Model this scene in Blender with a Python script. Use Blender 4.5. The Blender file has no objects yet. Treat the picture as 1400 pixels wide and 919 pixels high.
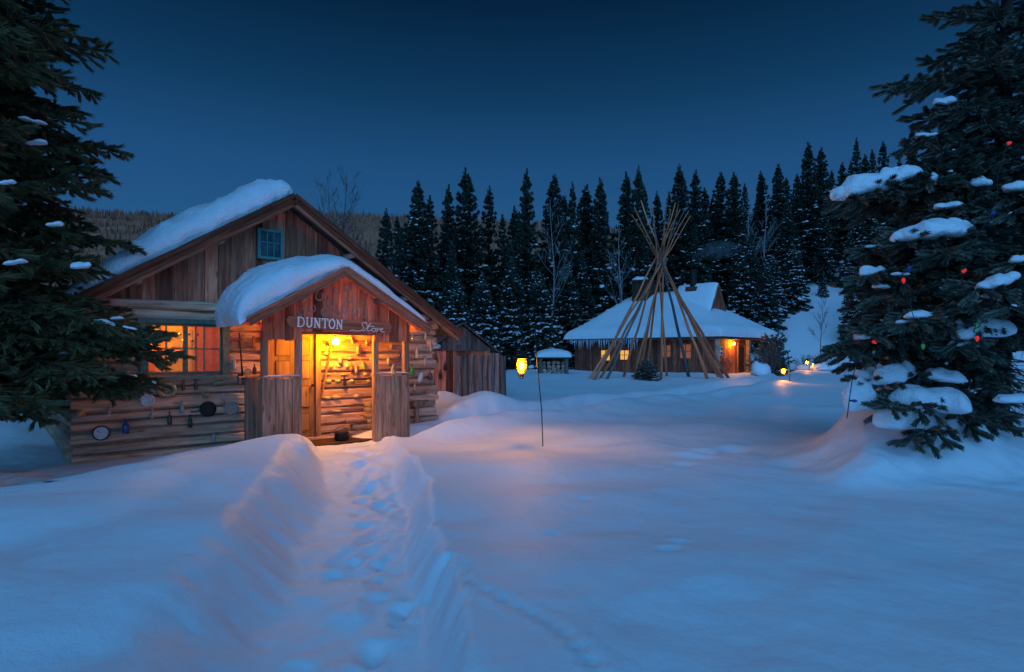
import bpy, math, random
import numpy as np
from mathutils import Vector, Matrix

R = math.radians
SC = bpy.context.scene
COL = SC.collection
EYE, F, CX, HY = 1.65, 800.0, 700.0, 482.0      # eye height (m) and the photograph's perspective, measured in its pixels

# ------------------------------------------------------------------ camera, sky, light
cam_d = bpy.data.cameras.new('camera')
cam = bpy.data.objects.new('camera', cam_d)
COL.objects.link(cam)
cam.location = (0, 0, EYE)
cam.rotation_euler = (R(90), 0, 0)
cam_d.sensor_width = 36
cam_d.lens = F / 1400 * 36
cam_d.shift_y = (HY - 459.5) / 1400
cam_d.clip_start = 0.1
cam_d.clip_end = 3000
SC.camera = cam

SUN_EL, SUN_AZ = 34, 182          # soft twilight glow from behind the camera (azimuth clockwise from +Y)
world = bpy.data.worlds.new('World')
SC.world = world
world.use_nodes = True
wn, wl = world.node_tree.nodes, world.node_tree.links
wn.clear()
w_out = wn.new('ShaderNodeOutputWorld')
w_bg = wn.new('ShaderNodeBackground')
w_sky = wn.new('ShaderNodeTexSky')
w_sky.sky_type = 'NISHITA'
w_sky.sun_disc = False
w_sky.sun_elevation = R(-4.0)
w_sky.sun_rotation = R(SUN_AZ)
w_sky.altitude = 2600
w_sky.air_density = 1.0
w_sky.dust_density = 0.3
w_sky.ozone_density = 4.0
w_tc = wn.new('ShaderNodeTexCoord')
w_sep = wn.new('ShaderNodeSeparateXYZ')
w_ramp = wn.new('ShaderNodeValToRGB')
w_ramp.color_ramp.interpolation = 'LINEAR'
els = w_ramp.color_ramp.elements
for _k, (_p, _c) in enumerate(((0.0, (0.028, 0.135, 0.32)), (0.3, (0.0116, 0.072, 0.195)), (0.40, (0.0040, 0.040, 0.105)), (0.51, (0.0009, 0.0165, 0.046)), (0.70, (0.0006, 0.010, 0.031)))):
    e = els[_k] if _k < 2 else els.new(_p)
    e.position = _p
    e.color = (*_c, 1)
w_mix = wn.new('ShaderNodeMix')
w_mix.data_type = 'RGBA'
w_mix.blend_type = 'ADD'
w_mix.inputs[0].default_value = 0.25
wl.new(w_tc.outputs['Generated'], w_sep.inputs[0])
wl.new(w_sep.outputs['Z'], w_ramp.inputs[0])
wl.new(w_ramp.outputs[0], w_mix.inputs[6])
wl.new(w_sky.outputs[0], w_mix.inputs[7])
wl.new(w_mix.outputs[2], w_bg.inputs[0])
w_bg.inputs[1].default_value = 1.0
wl.new(w_bg.outputs[0], w_out.inputs[0])

sun_d = bpy.data.lights.new('sun', 'SUN')
sun_d.energy = 2.0
sun_d.angle = R(88)
sun_d.color = (0.14, 0.47, 1.0)
sun = bpy.data.objects.new('sun', sun_d)
COL.objects.link(sun)
sun.rotation_euler = (R(90 - SUN_EL), 0, R(180 - SUN_AZ))
SC.view_settings.view_transform = 'Standard'
SC.view_settings.look = 'None'
SC.view_settings.gamma = 1
SC.view_settings.exposure = 0.0
SC.view_settings.use_curve_mapping = False
SC.render.engine = 'CYCLES'
SC.cycles.use_denoising = True
SC.cycles.max_bounces = 6
SC.cycles.transparent_max_bounces = 12
SC.cycles.sample_clamp_indirect = 6

rnd = random.Random(7)


def at(px, py, Y):
    """the point Y metres in front of the camera that the photograph shows at px, py"""
    return Vector(((px - CX) / F * Y, Y, EYE + (HY - py) / F * Y))


# ------------------------------------------------------------------ numpy noise
def _hash(ix, iy, seed):
    n = (ix.astype(np.int64) * 374761393 + iy.astype(np.int64) * 668265263 + seed * 1442695041) & 0x7fffffff
    n = ((n ^ (n >> 13)) * 1274126177) & 0x7fffffff
    return ((n ^ (n >> 16)) & 0xffff) / 65535.0


def vnoise(x, y, seed=0):
    x, y = np.asarray(x, float), np.asarray(y, float)
    ix, iy = np.floor(x), np.floor(y)
    fx, fy = x - ix, y - iy
    fx = fx * fx * fx * (fx * (fx * 6 - 15) + 10)
    fy = fy * fy * fy * (fy * (fy * 6 - 15) + 10)
    a, b = _hash(ix, iy, seed), _hash(ix + 1, iy, seed)
    c, d = _hash(ix, iy + 1, seed), _hash(ix + 1, iy + 1, seed)
    return (a + (b - a) * fx + (c - a) * fy + (a - b - c + d) * fx * fy) * 2 - 1


def fbm(x, y, seed=0, o=4):
    s, a, t = 0, 1.0, 0
    for i in range(o):
        s = s + a * vnoise(np.asarray(x) * 2 ** i, np.asarray(y) * 2 ** i, seed + i * 17)
        t += a
        a *= 0.5
    return s / t


def sst(a, b, x):
    t = np.clip((x - a) / (b - a), 0, 1)
    return t * t * (3 - 2 * t)


# ------------------------------------------------------------------ materials
def nmat(name):
    m = bpy.data.materials.new(name)
    m.use_nodes = True
    nt = m.node_tree
    nt.nodes.clear()
    out = nt.nodes.new('ShaderNodeOutputMaterial')
    b = nt.nodes.new('ShaderNodeBsdfPrincipled')
    nt.links.new(b.outputs[0], out.inputs[0])
    return m, nt, b


def node(nt, kind, **kw):
    n = nt.nodes.new(kind)
    for k, v in kw.items():
        if k.startswith('i_'):
            key = k[2:]
            n.inputs[int(key) if key.isdigit() else key].default_value = v
        else:
            setattr(n, k, v)
    return n


def ramp(nt, fac, stops):
    r = nt.nodes.new('ShaderNodeValToRGB')
    e = r.color_ramp.elements
    while len(e) < len(stops):
        e.new(0.5)
    for q, (p, c) in zip(e, stops):
        q.position = p
        q.color = (*c, 1)
    nt.links.new(fac, r.inputs[0])
    return r


def coords(nt, scale, jitter=True):
    """object coordinates, moved by a random amount for each object, stretched"""
    tc = node(nt, 'ShaderNodeTexCoord')
    src = tc.outputs['Object']
    if jitter:
        oi = node(nt, 'ShaderNodeObjectInfo')
        mul = node(nt, 'ShaderNodeMath', operation='MULTIPLY', i_1=57.0)
        nt.links.new(oi.outputs['Random'], mul.inputs[0])
        ad = node(nt, 'ShaderNodeVectorMath', operation='ADD')
        nt.links.new(src, ad.inputs[0])
        nt.links.new(mul.outputs[0], ad.inputs[1])
        src = ad.outputs[0]
    mp = node(nt, 'ShaderNodeMapping')
    mp.inputs['Scale'].default_value = scale
    nt.links.new(src, mp.inputs[0])
    return mp.outputs[0]


def wood(name, cols, axis='z', across=26.0, along=1.6, rough=0.8, bump=0.6, tint=0.55):
    m, nt, b = nmat(name)
    sc = {'x': (along, across, across), 'y': (across, along, across), 'z': (across, across, along)}[axis]
    v = coords(nt, sc)
    n1 = node(nt, 'ShaderNodeTexNoise', i_Scale=1.0, i_Detail=7.0, i_Roughness=0.65, i_Distortion=0.4)
    nt.links.new(v, n1.inputs['Vector'])
    r = ramp(nt, n1.outputs[0], [(0.30, cols[0]), (0.50, cols[1]), (0.70, cols[2])])
    v2 = coords(nt, tuple(s * 0.16 for s in sc))
    n2 = node(nt, 'ShaderNodeTexNoise', i_Scale=1.0, i_Detail=5.0, i_Roughness=0.6)
    nt.links.new(v2, n2.inputs['Vector'])
    st = ramp(nt, n2.outputs[0], [(0.34, (0.52, 0.50, 0.50)), (0.60, (1.12, 1.08, 1.05))])
    mx = node(nt, 'ShaderNodeMix', data_type='RGBA', blend_type='MULTIPLY', i_0=0.85)
    nt.links.new(r.outputs[0], mx.inputs[6])
    nt.links.new(st.outputs[0], mx.inputs[7])
    # knots and nail stains
    vk = coords(nt, {'x': (2.2, 7, 7), 'y': (7, 2.2, 7), 'z': (7, 7, 2.2)}[axis])
    vo = node(nt, 'ShaderNodeTexVoronoi', i_Scale=1.0)
    nt.links.new(vk, vo.inputs['Vector'])
    kr = ramp(nt, vo.outputs['Distance'], [(0.05, (0.28, 0.24, 0.22)), (0.20, (1, 1, 1))])
    mk = node(nt, 'ShaderNodeMix', data_type='RGBA', blend_type='MULTIPLY', i_0=0.8)
    nt.links.new(mx.outputs[2], mk.inputs[6])
    nt.links.new(kr.outputs[0], mk.inputs[7])
    # each board its own tone
    oi = node(nt, 'ShaderNodeObjectInfo')
    tr = ramp(nt, oi.outputs['Random'], [(0.0, (1 - tint,) * 3), (0.35, (0.95, 0.88, 0.85)), (0.7, (1.05, 1.0, 1.0)), (1.0, (1 + tint, 1 + tint * 0.75, 1 + tint * 0.6))])
    mt = node(nt, 'ShaderNodeMix', data_type='RGBA', blend_type='MULTIPLY', i_0=1.0)
    nt.links.new(mk.outputs[2], mt.inputs[6])
    nt.links.new(tr.outputs[0], mt.inputs[7])
    nt.links.new(mt.outputs[2], b.inputs['Base Color'])
    b.inputs['Roughness'].default_value = rough
    b.inputs['Specular IOR Level'].default_value = 0.25
    bp = node(nt, 'ShaderNodeBump', i_Strength=bump, i_Distance=0.02)
    nt.links.new(n1.outputs[0], bp.inputs['Height'])
    nt.links.new(bp.outputs[0], b.inputs['Normal'])
    return m


def plain(name, col, rough=0.7, metal=0.0, var=0.35, scale=9.0, bump=0.0, spec=0.3):
    m, nt, b = nmat(name)
    v = coords(nt, (scale,) * 3)
    n1 = node(nt, 'ShaderNodeTexNoise', i_Scale=1.0, i_Detail=5.0, i_Roughness=0.6)
    nt.links.new(v, n1.inputs['Vector'])
    r = ramp(nt, n1.outputs[0], [(0.3, tuple(c * (1 - var) for c in col)), (0.7, tuple(min(1, c * (1 + var)) for c in col))])
    nt.links.new(r.outputs[0], b.inputs['Base Color'])
    b.inputs['Roughness'].default_value = rough
    b.inputs['Metallic'].default_value = metal
    b.inputs['Specular IOR Level'].default_value = spec
    if bump:
        bp = node(nt, 'ShaderNodeBump', i_Strength=bump, i_Distance=0.01)
        nt.links.new(n1.outputs[0], bp.inputs['Height'])
        nt.links.new(bp.outputs[0], b.inputs['Normal'])
    return m


def snow_mat(name, s1=5.0, s2=60.0, bump=0.25, dist=0.06, col=(0.84, 0.87, 0.91)):
    m, nt, b = nmat(name)
    tc = node(nt, 'ShaderNodeTexCoord')
    n1 = node(nt, 'ShaderNodeTexNoise', i_Scale=s1, i_Detail=4.0, i_Roughness=0.55)
    n2 = node(nt, 'ShaderNodeTexNoise', i_Scale=s2, i_Detail=3.0, i_Roughness=0.6)
    nt.links.new(tc.outputs['Object'], n1.inputs['Vector'])
    nt.links.new(tc.outputs['Object'], n2.inputs['Vector'])
    ad = node(nt, 'ShaderNodeMath', operation='MULTIPLY_ADD', i_1=0.22)
    nt.links.new(n2.outputs[0], ad.inputs[0])
    nt.links.new(n1.outputs[0], ad.inputs[2])
    bp = node(nt, 'ShaderNodeBump', i_Strength=bump, i_Distance=dist)
    nt.links.new(ad.outputs[0], bp.inputs['Height'])
    nt.links.new(bp.outputs[0], b.inputs['Normal'])
    r = ramp(nt, n1.outputs[0], [(0.3, tuple(c * 0.97 for c in col)), (0.7, col)])
    nt.links.new(r.outputs[0], b.inputs['Base Color'])
    b.inputs['Roughness'].default_value = 0.55
    b.inputs['Specular IOR Level'].default_value = 0.15
    return m


def needle_mat(name, cols):
    m, nt, b = nmat(name)
    geo = node(nt, 'ShaderNodeNewGeometry')
    r = ramp(nt, geo.outputs['Random Per Island'], [(0.0, cols[0]), (0.5, cols[1]), (1.0, cols[2])])
    nt.links.new(r.outputs[0], b.inputs['Base Color'])
    b.inputs['Roughness'].default_value = 0.6
    b.inputs['Specular IOR Level'].default_value = 0.25
    return m


def glow(name, col, strength):
    m, nt, b = nmat(name)
    b.inputs['Base Color'].default_value = (*col, 1)
    b.inputs['Emission Color'].default_value = (*col, 1)
    b.inputs['Emission Strength'].default_value = strength
    return m


def glass(name, col=(1, 1, 1), clear=0.9, rough=0.05):
    m = bpy.data.materials.new(name)
    m.use_nodes = True
    nt = m.node_tree
    nt.nodes.clear()
    out = node(nt, 'ShaderNodeOutputMaterial')
    t = node(nt, 'ShaderNodeBsdfTransparent')
    t.inputs[0].default_value = (*col, 1)
    g = node(nt, 'ShaderNodeBsdfPrincipled')
    g.inputs['Base Color'].default_value = (*[c * 0.5 for c in col], 1)
    g.inputs['Roughness'].default_value = rough
    mx = node(nt, 'ShaderNodeMixShader', i_0=clear)
    nt.links.new(g.outputs[0], mx.inputs[1])
    nt.links.new(t.outputs[0], mx.inputs[2])
    nt.links.new(mx.outputs[0], out.inputs[0])
    return m


M = {}
M['snow'] = snow_mat('snow', 7.0, 55.0, 0.28, 0.05)
M['snow_roof'] = snow_mat('snow_roof', 4.5, 26.0, 0.55, 0.12)
M['snow_fleck'] = plain('snow_fleck', (0.82, 0.86, 0.9), 0.6, var=0.05)
M['board'] = wood('weathered_board', [(0.30, 0.085, 0.045), (0.64, 0.20, 0.115), (0.82, 0.36, 0.23)], 'z', across=18, tint=0.75)
M['grey_board'] = wood('grey_board', [(0.18, 0.10, 0.065), (0.42, 0.255, 0.175), (0.62, 0.43, 0.32)], 'z', tint=0.25)
M['log'] = wood('hewn_log', [(0.26, 0.135, 0.085), (0.58, 0.365, 0.255), (0.78, 0.57, 0.44)], 'x', across=14, along=1.3, bump=0.9, tint=0.4)
M['log_y'] = wood('hewn_log_side', [(0.26, 0.135, 0.085), (0.58, 0.365, 0.255), (0.78, 0.57, 0.44)], 'y', across=14, along=1.3, bump=0.9, tint=0.4)
M['post'] = wood('bark_post', [(0.07, 0.055, 0.05), (0.21, 0.18, 0.165), (0.38, 0.34, 0.32)], 'z', across=22, along=1.2, bump=1.0, tint=0.4)
M['fascia'] = wood('fascia', [(0.18, 0.055, 0.030), (0.42, 0.155, 0.090), (0.60, 0.28, 0.18)], 'x', tint=0.15)
M['rake'] = wood('rake_paint', [(0.10, 0.030, 0.015), (0.22, 0.070, 0.036), (0.36, 0.14, 0.075)], 'x', tint=0.1)
M['chink'] = plain('chinking', (0.26, 0.17, 0.115), 0.95, var=0.5, scale=14, bump=0.6)
M['chink_lump'] = plain('chinking_lump', (0.50, 0.40, 0.28), 0.95, var=0.35, scale=22, bump=0.5)
M['dark_wood'] = wood('dark_wood', [(0.03, 0.016, 0.01), (0.07, 0.036, 0.022), (0.12, 0.07, 0.045)], 'z', tint=0.3)
M['cabin_board'] = wood('cabin_board', [(0.14, 0.042, 0.024), (0.34, 0.105, 0.062), (0.52, 0.20, 0.13)], 'z', across=12, tint=0.45)
M['door'] = wood('pine_door', [(0.30, 0.16, 0.075), (0.42, 0.24, 0.115), (0.52, 0.32, 0.17)], 'z', across=16, tint=0.1, bump=0.2)
M['door_groove'] = plain('door_groove', (0.16, 0.08, 0.035), 0.8)
M['teal'] = plain('teal_paint', (0.10, 0.27, 0.25), 0.6, var=0.3, scale=16)
M['green_paint'] = plain('green_paint', (0.085, 0.15, 0.125), 0.6, var=0.35, scale=16)
M['shingle'] = wood('shingle', [(0.06, 0.055, 0.052), (0.14, 0.125, 0.115), (0.24, 0.22, 0.21)], 'z', across=16, tint=0.3)
M['roofing'] = plain('roofing', (0.10, 0.075, 0.065), 0.85, var=0.4, scale=6)
M['iron'] = plain('iron', (0.035, 0.033, 0.033), 0.6, 0.7, scale=30)
M['rust'] = plain('rusty_iron', (0.36, 0.27, 0.22), 0.7, 0.2, scale=40, var=0.5)
M['tin'] = plain('tin', (0.38, 0.39, 0.42), 0.5, 0.5, scale=20)
M['enamel'] = plain('enamel', (0.60, 0.62, 0.65), 0.45, scale=20, var=0.25)
M['straw'] = plain('straw', (0.36, 0.26, 0.15), 0.9, scale=60, var=0.6, bump=0.8)
M['paint_white'] = plain('white_paint', (0.80, 0.80, 0.78), 0.7, var=0.18, scale=60)
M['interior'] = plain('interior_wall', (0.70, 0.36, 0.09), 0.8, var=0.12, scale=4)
M['curtain'] = plain('red_curtain', (0.52, 0.16, 0.05), 0.9, var=0.25, scale=12)
M['paper'] = plain('poster_paper', (0.75, 0.50, 0.18), 0.8, var=0.15, scale=30)
M['pane'] = glass('pane', (1.0, 0.98, 0.95), 0.90, 0.06)
M['pane_dark'] = plain('dark_pane', (0.05, 0.09, 0.10), 0.08, var=0.6, scale=7, spec=0.8)
M['b_clear'] = plain('pale_glass', (0.30, 0.30, 0.29), 0.12, var=0.4, scale=25, spec=0.8)
M['b_brown'] = plain('brown_glass', (0.085, 0.022, 0.012), 0.12, var=0.4, scale=25, spec=0.8)
M['b_dark'] = plain('dark_glass', (0.018, 0.014, 0.014), 0.12, var=0.4, scale=25, spec=0.8)
M['b_green'] = plain('green_glass', (0.03, 0.24, 0.06), 0.12, var=0.4, scale=25, spec=0.8)
M['b_lime'] = plain('lime_glass', (0.30, 0.42, 0.04), 0.12, var=0.4, scale=25, spec=0.8)
M['b_blue'] = plain('blue_glass', (0.015, 0.035, 0.26), 0.12, var=0.4, scale=25, spec=0.8)
M['b_orange'] = plain('orange_glass', (0.42, 0.16, 0.04), 0.2, var=0.4, scale=25, spec=0.8)
M['bark'] = wood('spruce_bark', [(0.02, 0.014, 0.011), (0.05, 0.038, 0.031), (0.09, 0.072, 0.062)], 'z', across=9, along=2, bump=1.0, tint=0.1)
M['aspen'] = plain('aspen_bark', (0.30, 0.29, 0.28), 0.8, var=0.4, scale=5)
M['twig'] = plain('bare_twig', (0.12, 0.085, 0.075), 0.85, var=0.35, scale=5)
M['pole'] = wood('peeled_pole', [(0.46, 0.13, 0.06), (0.76, 0.24, 0.115), (0.9, 0.37, 0.20)], 'x', across=9, along=0.5, tint=0.35, bump=0.3)
M['pole_grey'] = wood('grey_pole', [(0.10, 0.10, 0.10), (0.2, 0.2, 0.2), (0.32, 0.32, 0.32)], 'x', across=9, along=0.5, tint=0.2, bump=0.3)
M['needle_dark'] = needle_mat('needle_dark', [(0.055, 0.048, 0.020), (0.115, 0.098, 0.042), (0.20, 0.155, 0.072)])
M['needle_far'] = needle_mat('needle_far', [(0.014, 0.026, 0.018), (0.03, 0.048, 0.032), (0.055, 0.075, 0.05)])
M['needle_blue'] = needle_mat('needle_blue', [(0.06, 0.070, 0.053), (0.13, 0.142, 0.108), (0.22, 0.215, 0.165)])
M['hill'] = plain('bare_hill', (0.42, 0.16, 0.09), 0.95, var=0.35, scale=0.06)
M['hill_trees'] = needle_mat('hill_trees', [(0.18, 0.055, 0.03), (0.38, 0.14, 0.08), (0.52, 0.24, 0.15)])
M['dirt'] = plain('bare_dirt', (0.05, 0.045, 0.035), 0.95, var=0.6, scale=20, bump=0.8)
M['brick_red'] = plain('flue_base', (0.16, 0.055, 0.035), 0.85, var=0.3, scale=14)
M['cable'] = plain('green_cable', (0.015, 0.03, 0.02), 0.6, var=0.2)
M['ice'] = plain('ice', (0.55, 0.62, 0.70), 0.15, var=0.2, scale=10, spec=0.6)
M['bulb'] = glow('lamp_bulb', (1.0, 0.42, 0.0024), 600.0)
M['room_bulb'] = glow('room_bulb', (1.0, 0.45, 0.02), 420.0)
M['flame'] = glow('lantern_flame', (1.0, 0.42, 0.0025), 480.0)
M['flame_near'] = glow('near_lantern_flame', (1.0, 0.40, 0.0020), 800.0)
M['side_bulb'] = glow('side_bulb', (1.0, 0.42, 0.05), 330.0)
M['frost'] = glass('lantern_glass', (1.0, 0.86, 0.62), 0.86, 0.2)
M['cabin_bulb'] = glow('cabin_bulb', (1.0, 0.42, 0.0024), 400.0)
M['win_far'] = glow('lit_window_far', (1.0, 0.42, 0.06), 0.85)
M['win_red'] = glow('lit_window_curtained', (0.75, 0.17, 0.05), 0.22)
M['bulb_red'] = glow('bulb_red', (0.85, 0.025, 0.015), 0.55)
M['bulb_blue'] = glow('bulb_blue', (0.015, 0.03, 0.35), 0.12)
M['bulb_green'] = glow('bulb_green', (0.01, 0.25, 0.06), 0.25)


# ------------------------------------------------------------------ mesh builder
class MB:
    def __init__(s):
        s.v, s.f = [], []

    def add(s, v, f):
        o = len(s.v)
        s.v += [tuple(p) for p in v]
        s.f += [tuple(i + o for i in q) for q in f]
        return s

    def box(s, x0, x1, y0, y1, z0, z1, j=0.0):
        v = [(x, y, z) for x in (x0, x1) for y in (y0, y1) for z in (z0, z1)]
        if j:
            v = [tuple(c + rnd.uniform(-j, j) for c in p) for p in v]
        return s.add(v, [(0, 1, 3, 2), (4, 6, 7, 5), (0, 4, 5, 1), (2, 3, 7, 6), (0, 2, 6, 4), (1, 5, 7, 3)])

    def prism(s, poly, y0, y1, flip=False):
        """poly in x,z extruded along y"""
        n = len(poly)
        v = [(x, y0, z) for x, z in poly] + [(x, y1, z) for x, z in poly]
        f = [tuple(range(n)), tuple(range(2 * n - 1, n - 1, -1))]
        f += [(i, i + n, (i + 1) % n + n, (i + 1) % n) for i in range(n)]
        return s.add(v, f)

    def tube(s, pts, rad, n=6, cap=True):
        pts = [Vector(p) for p in pts]
        if not hasattr(rad, '__len__'):
            rad = [rad] * len(pts)
        v, f = [], []
        ref = Vector((0.31, 0.17, 0.93))
        for i, p in enumerate(pts):
            d = (pts[min(i + 1, len(pts) - 1)] - pts[max(i - 1, 0)])
            d = d.normalized() if d.length > 1e-9 else Vector((0, 0, 1))
            a = d.cross(ref)
            if a.length < 0.15:
                a = d.cross(Vector((1, 0, 0)))
            a.normalize()
            b = d.cross(a)
            for k in range(n):
                t = 2 * math.pi * k / n
                v.append(p + (a * math.cos(t) + b * math.sin(t)) * rad[i])
        for i in range(len(pts) - 1):
            for k in range(n):
                f.append((i * n + k, i * n + (k + 1) % n, (i + 1) * n + (k + 1) % n, (i + 1) * n + k))
        if cap:
            f.append(tuple(range(n - 1, -1, -1)))
            f.append(tuple(range((len(pts) - 1) * n, len(pts) * n)))
        return s.add(v, f)

    def lathe(s, prof, n=10, c=(0, 0, 0), M4=None):
        v, f = [], []
        for r, z in prof:
            for k in range(n):
                t = 2 * math.pi * k / n
                p = Vector((r * math.cos(t), r * math.sin(t), z))
                v.append((M4 @ p if M4 else p) + Vector(c))
        m = len(prof)
        for i in range(m - 1):
            for k in range(n):
                f.append((i * n + k, i * n + (k + 1) % n, (i + 1) * n + (k + 1) % n, (i + 1) * n + k))
        f.append(tuple(range(n - 1, -1, -1)))
        f.append(tuple(range((m - 1) * n, m * n)))
        return s.add(v, f)

    def blob(s, c, rx, ry, rz, seed=0, nu=16, nv=9, amp=0.18, flat=0.45, M4=None):
        """a lumpy pillow; the underside is flattened"""
        v, f = [], []
        for j in range(nv + 1):
            ph = math.pi * j / nv
            for i in range(nu):
                th = 2 * math.pi * i / nu
                x, y, z = math.sin(ph) * math.cos(th), math.sin(ph) * math.sin(th), math.cos(ph)
                k = 1 + amp * float(fbm(x * 1.9 + seed * 3.1 + z, y * 1.9 + seed * 1.7 - z, seed, 3)) * 1.6
                zz = z * rz * k * (1 if z > 0 else flat)
                p = Vector((x * rx * k, y * ry * k, zz))
                v.append((M4 @ p if M4 else p) + Vector(c))
        for j in range(nv):
            for i in range(nu):
                f.append((j * nu + i, (j + 1) * nu + i, (j + 1) * nu + (i + 1) % nu, j * nu + (i + 1) % nu))
        return s.add(v, f)

    def mesh(s, name, mat, smooth=False):
        me = bpy.data.meshes.new(name)
        me.from_pydata(s.v, [], s.f)
        me.materials.append(M[mat])
        if smooth:
            me.shade_smooth()
        me.update()
        return me

    def build(s, name, mat, parent=None, loc=None, rz=None, smooth=False, mw=None):
        return obj(name, s.mesh(name, mat, smooth), parent, loc, rz, mw)


def obj(name, me, parent=None, loc=None, rz=None, mw=None):
    o = bpy.data.objects.new(name, me)
    COL.objects.link(o)
    if parent:
        o.parent = parent
    if mw is not None:
        o.matrix_world = mw
    if loc is not None:
        o.location = loc
    if rz is not None:
        o.rotation_euler = (0, 0, rz)
    return o


def np_mesh(name, V, Fc, mat, k=3, smooth=False):
    """fast mesh from numpy arrays; Fc is (n, k)"""
    me = bpy.data.meshes.new(name)
    me.vertices.add(len(V))
    me.vertices.foreach_set('co', np.ascontiguousarray(V, np.float32).ravel())
    me.loops.add(Fc.size)
    me.loops.foreach_set('vertex_index', np.ascontiguousarray(Fc, np.int32).ravel())
    me.polygons.add(len(Fc))
    me.polygons.foreach_set('loop_start', np.arange(0, Fc.size, k, dtype=np.int32))
    me.materials.append(M[mat])
    me.update(calc_edges=True)
    me.validate()
    if smooth:
        me.shade_smooth()
    return me


def tag(o, label, cat=None, group=None, kind=None):
    o['label'] = label
    if cat:
        o['category'] = cat
    if group:
        o['group'] = group
    if kind:
        o['kind'] = kind
    return o


def empty(name, loc=(0, 0, 0), rz=0, mw=None):
    o = bpy.data.objects.new(name, None)
    o.empty_display_size = 0.2
    COL.objects.link(o)
    if mw is not None:
        o.matrix_world = mw
    else:
        o.location = loc
        o.rotation_euler = (0, 0, rz)
    return o


# ------------------------------------------------------------------ the store's frame of reference
ST_A = math.atan2(0.6645, 0.7475)
ST_O = Vector((-6.55, 8.8, 0))
ST_M = Matrix.Translation(ST_O) @ Matrix.Rotation(ST_A, 4, 'Z')


def on(px, py, d):
    """store-local point on the plane d metres in front of the log wall (local y = -d)"""
    x0, y0, r = ST_O.x + 0.6645 * d, ST_O.y - 0.7475 * d, (px - CX) / F
    s = (r * y0 - x0) / (0.7475 - 0.6645 * r)
    return Vector((s, -d, EYE + (HY - py) * (y0 + 0.6645 * s) / F))


# ------------------------------------------------------------------ ground
def polydist(x, y, pts):
    best = np.full(np.shape(x), 1e9)
    side = np.zeros(np.shape(x))
    tt = np.zeros(np.shape(x))
    n = len(pts) - 1
    for i in range(n):
        (ax, ay), (bx, by) = pts[i], pts[i + 1]
        dx, dy = bx - ax, by - ay
        t = np.clip(((x - ax) * dx + (y - ay) * dy) / (dx * dx + dy * dy), 0, 1)
        d = np.hypot(x - ax - t * dx, y - ay - t * dy)
        m = d < best
        best = np.where(m, d, best)
        side = np.where(m, np.sign(dx * (y - ay) - dy * (x - ax)), side)
        tt = np.where(m, (i + t) / n, tt)
    return best, side, tt


PATH1 = [(-3.0, 10.7), (-2.72, 9.9), (-2.3, 8.8), (-1.9, 7.7), (-1.62, 6.5), (-1.42, 5.4), (-1.15, 4.2), (-0.92, 3.0), (-0.6, 1.5), (-0.2, -1.0), (0.0, -9.0)]
PATH2 = [(-2.7, 10.1), (-1.9, 11.1), (-0.9, 12.4), (0.6, 14.0), (3.2, 17.2), (6.6, 21.0), (10.2, 25.6), (13.5, 30.0), (17.0, 35.5), (19.0, 44.0)]
CREST = [(-4.14, 9.75), (-4.25, 8.7), (-4.75, 7.3), (-5.4, 5.9), (-7.4, 3.4), (-14.0, 0.0)]
TRACK = [at(px, py, 1.35 * F / (py - HY)).to_2d() for px, py in ((545, 752), (556, 735), (585, 727), (620, 735), (640, 748), (632, 760), (650, 772), (700, 795), (740, 812), (775, 832), (815, 868), (850, 912), (875, 960))]
TRACK = [(p.x, p.y) for p in TRACK]


def gauss(x, y, cx, cy, rx, ry, a=0.0):
    c, s = math.cos(a), math.sin(a)
    u, v = (x - cx) * c + (y - cy) * s, -(x - cx) * s + (y - cy) * c
    return np.exp(-(u / rx) ** 2 - (v / ry) ** 2)


FOOT = []
_fr = random.Random(3)
for _i in range(95):
    _t = _fr.uniform(0.02, 0.86) * (len(PATH1) - 1)
    _k = int(_t)
    _a, _b = PATH1[_k], PATH1[_k + 1]
    _x, _y = _a[0] + (_b[0] - _a[0]) * (_t - _k), _a[1] + (_b[1] - _a[1]) * (_t - _k)
    FOOT.append((_x + _fr.gauss(0.05, 0.17), _y, _fr.uniform(1.4, 2.2), _fr.uniform(0.012, 0.034)))


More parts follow.
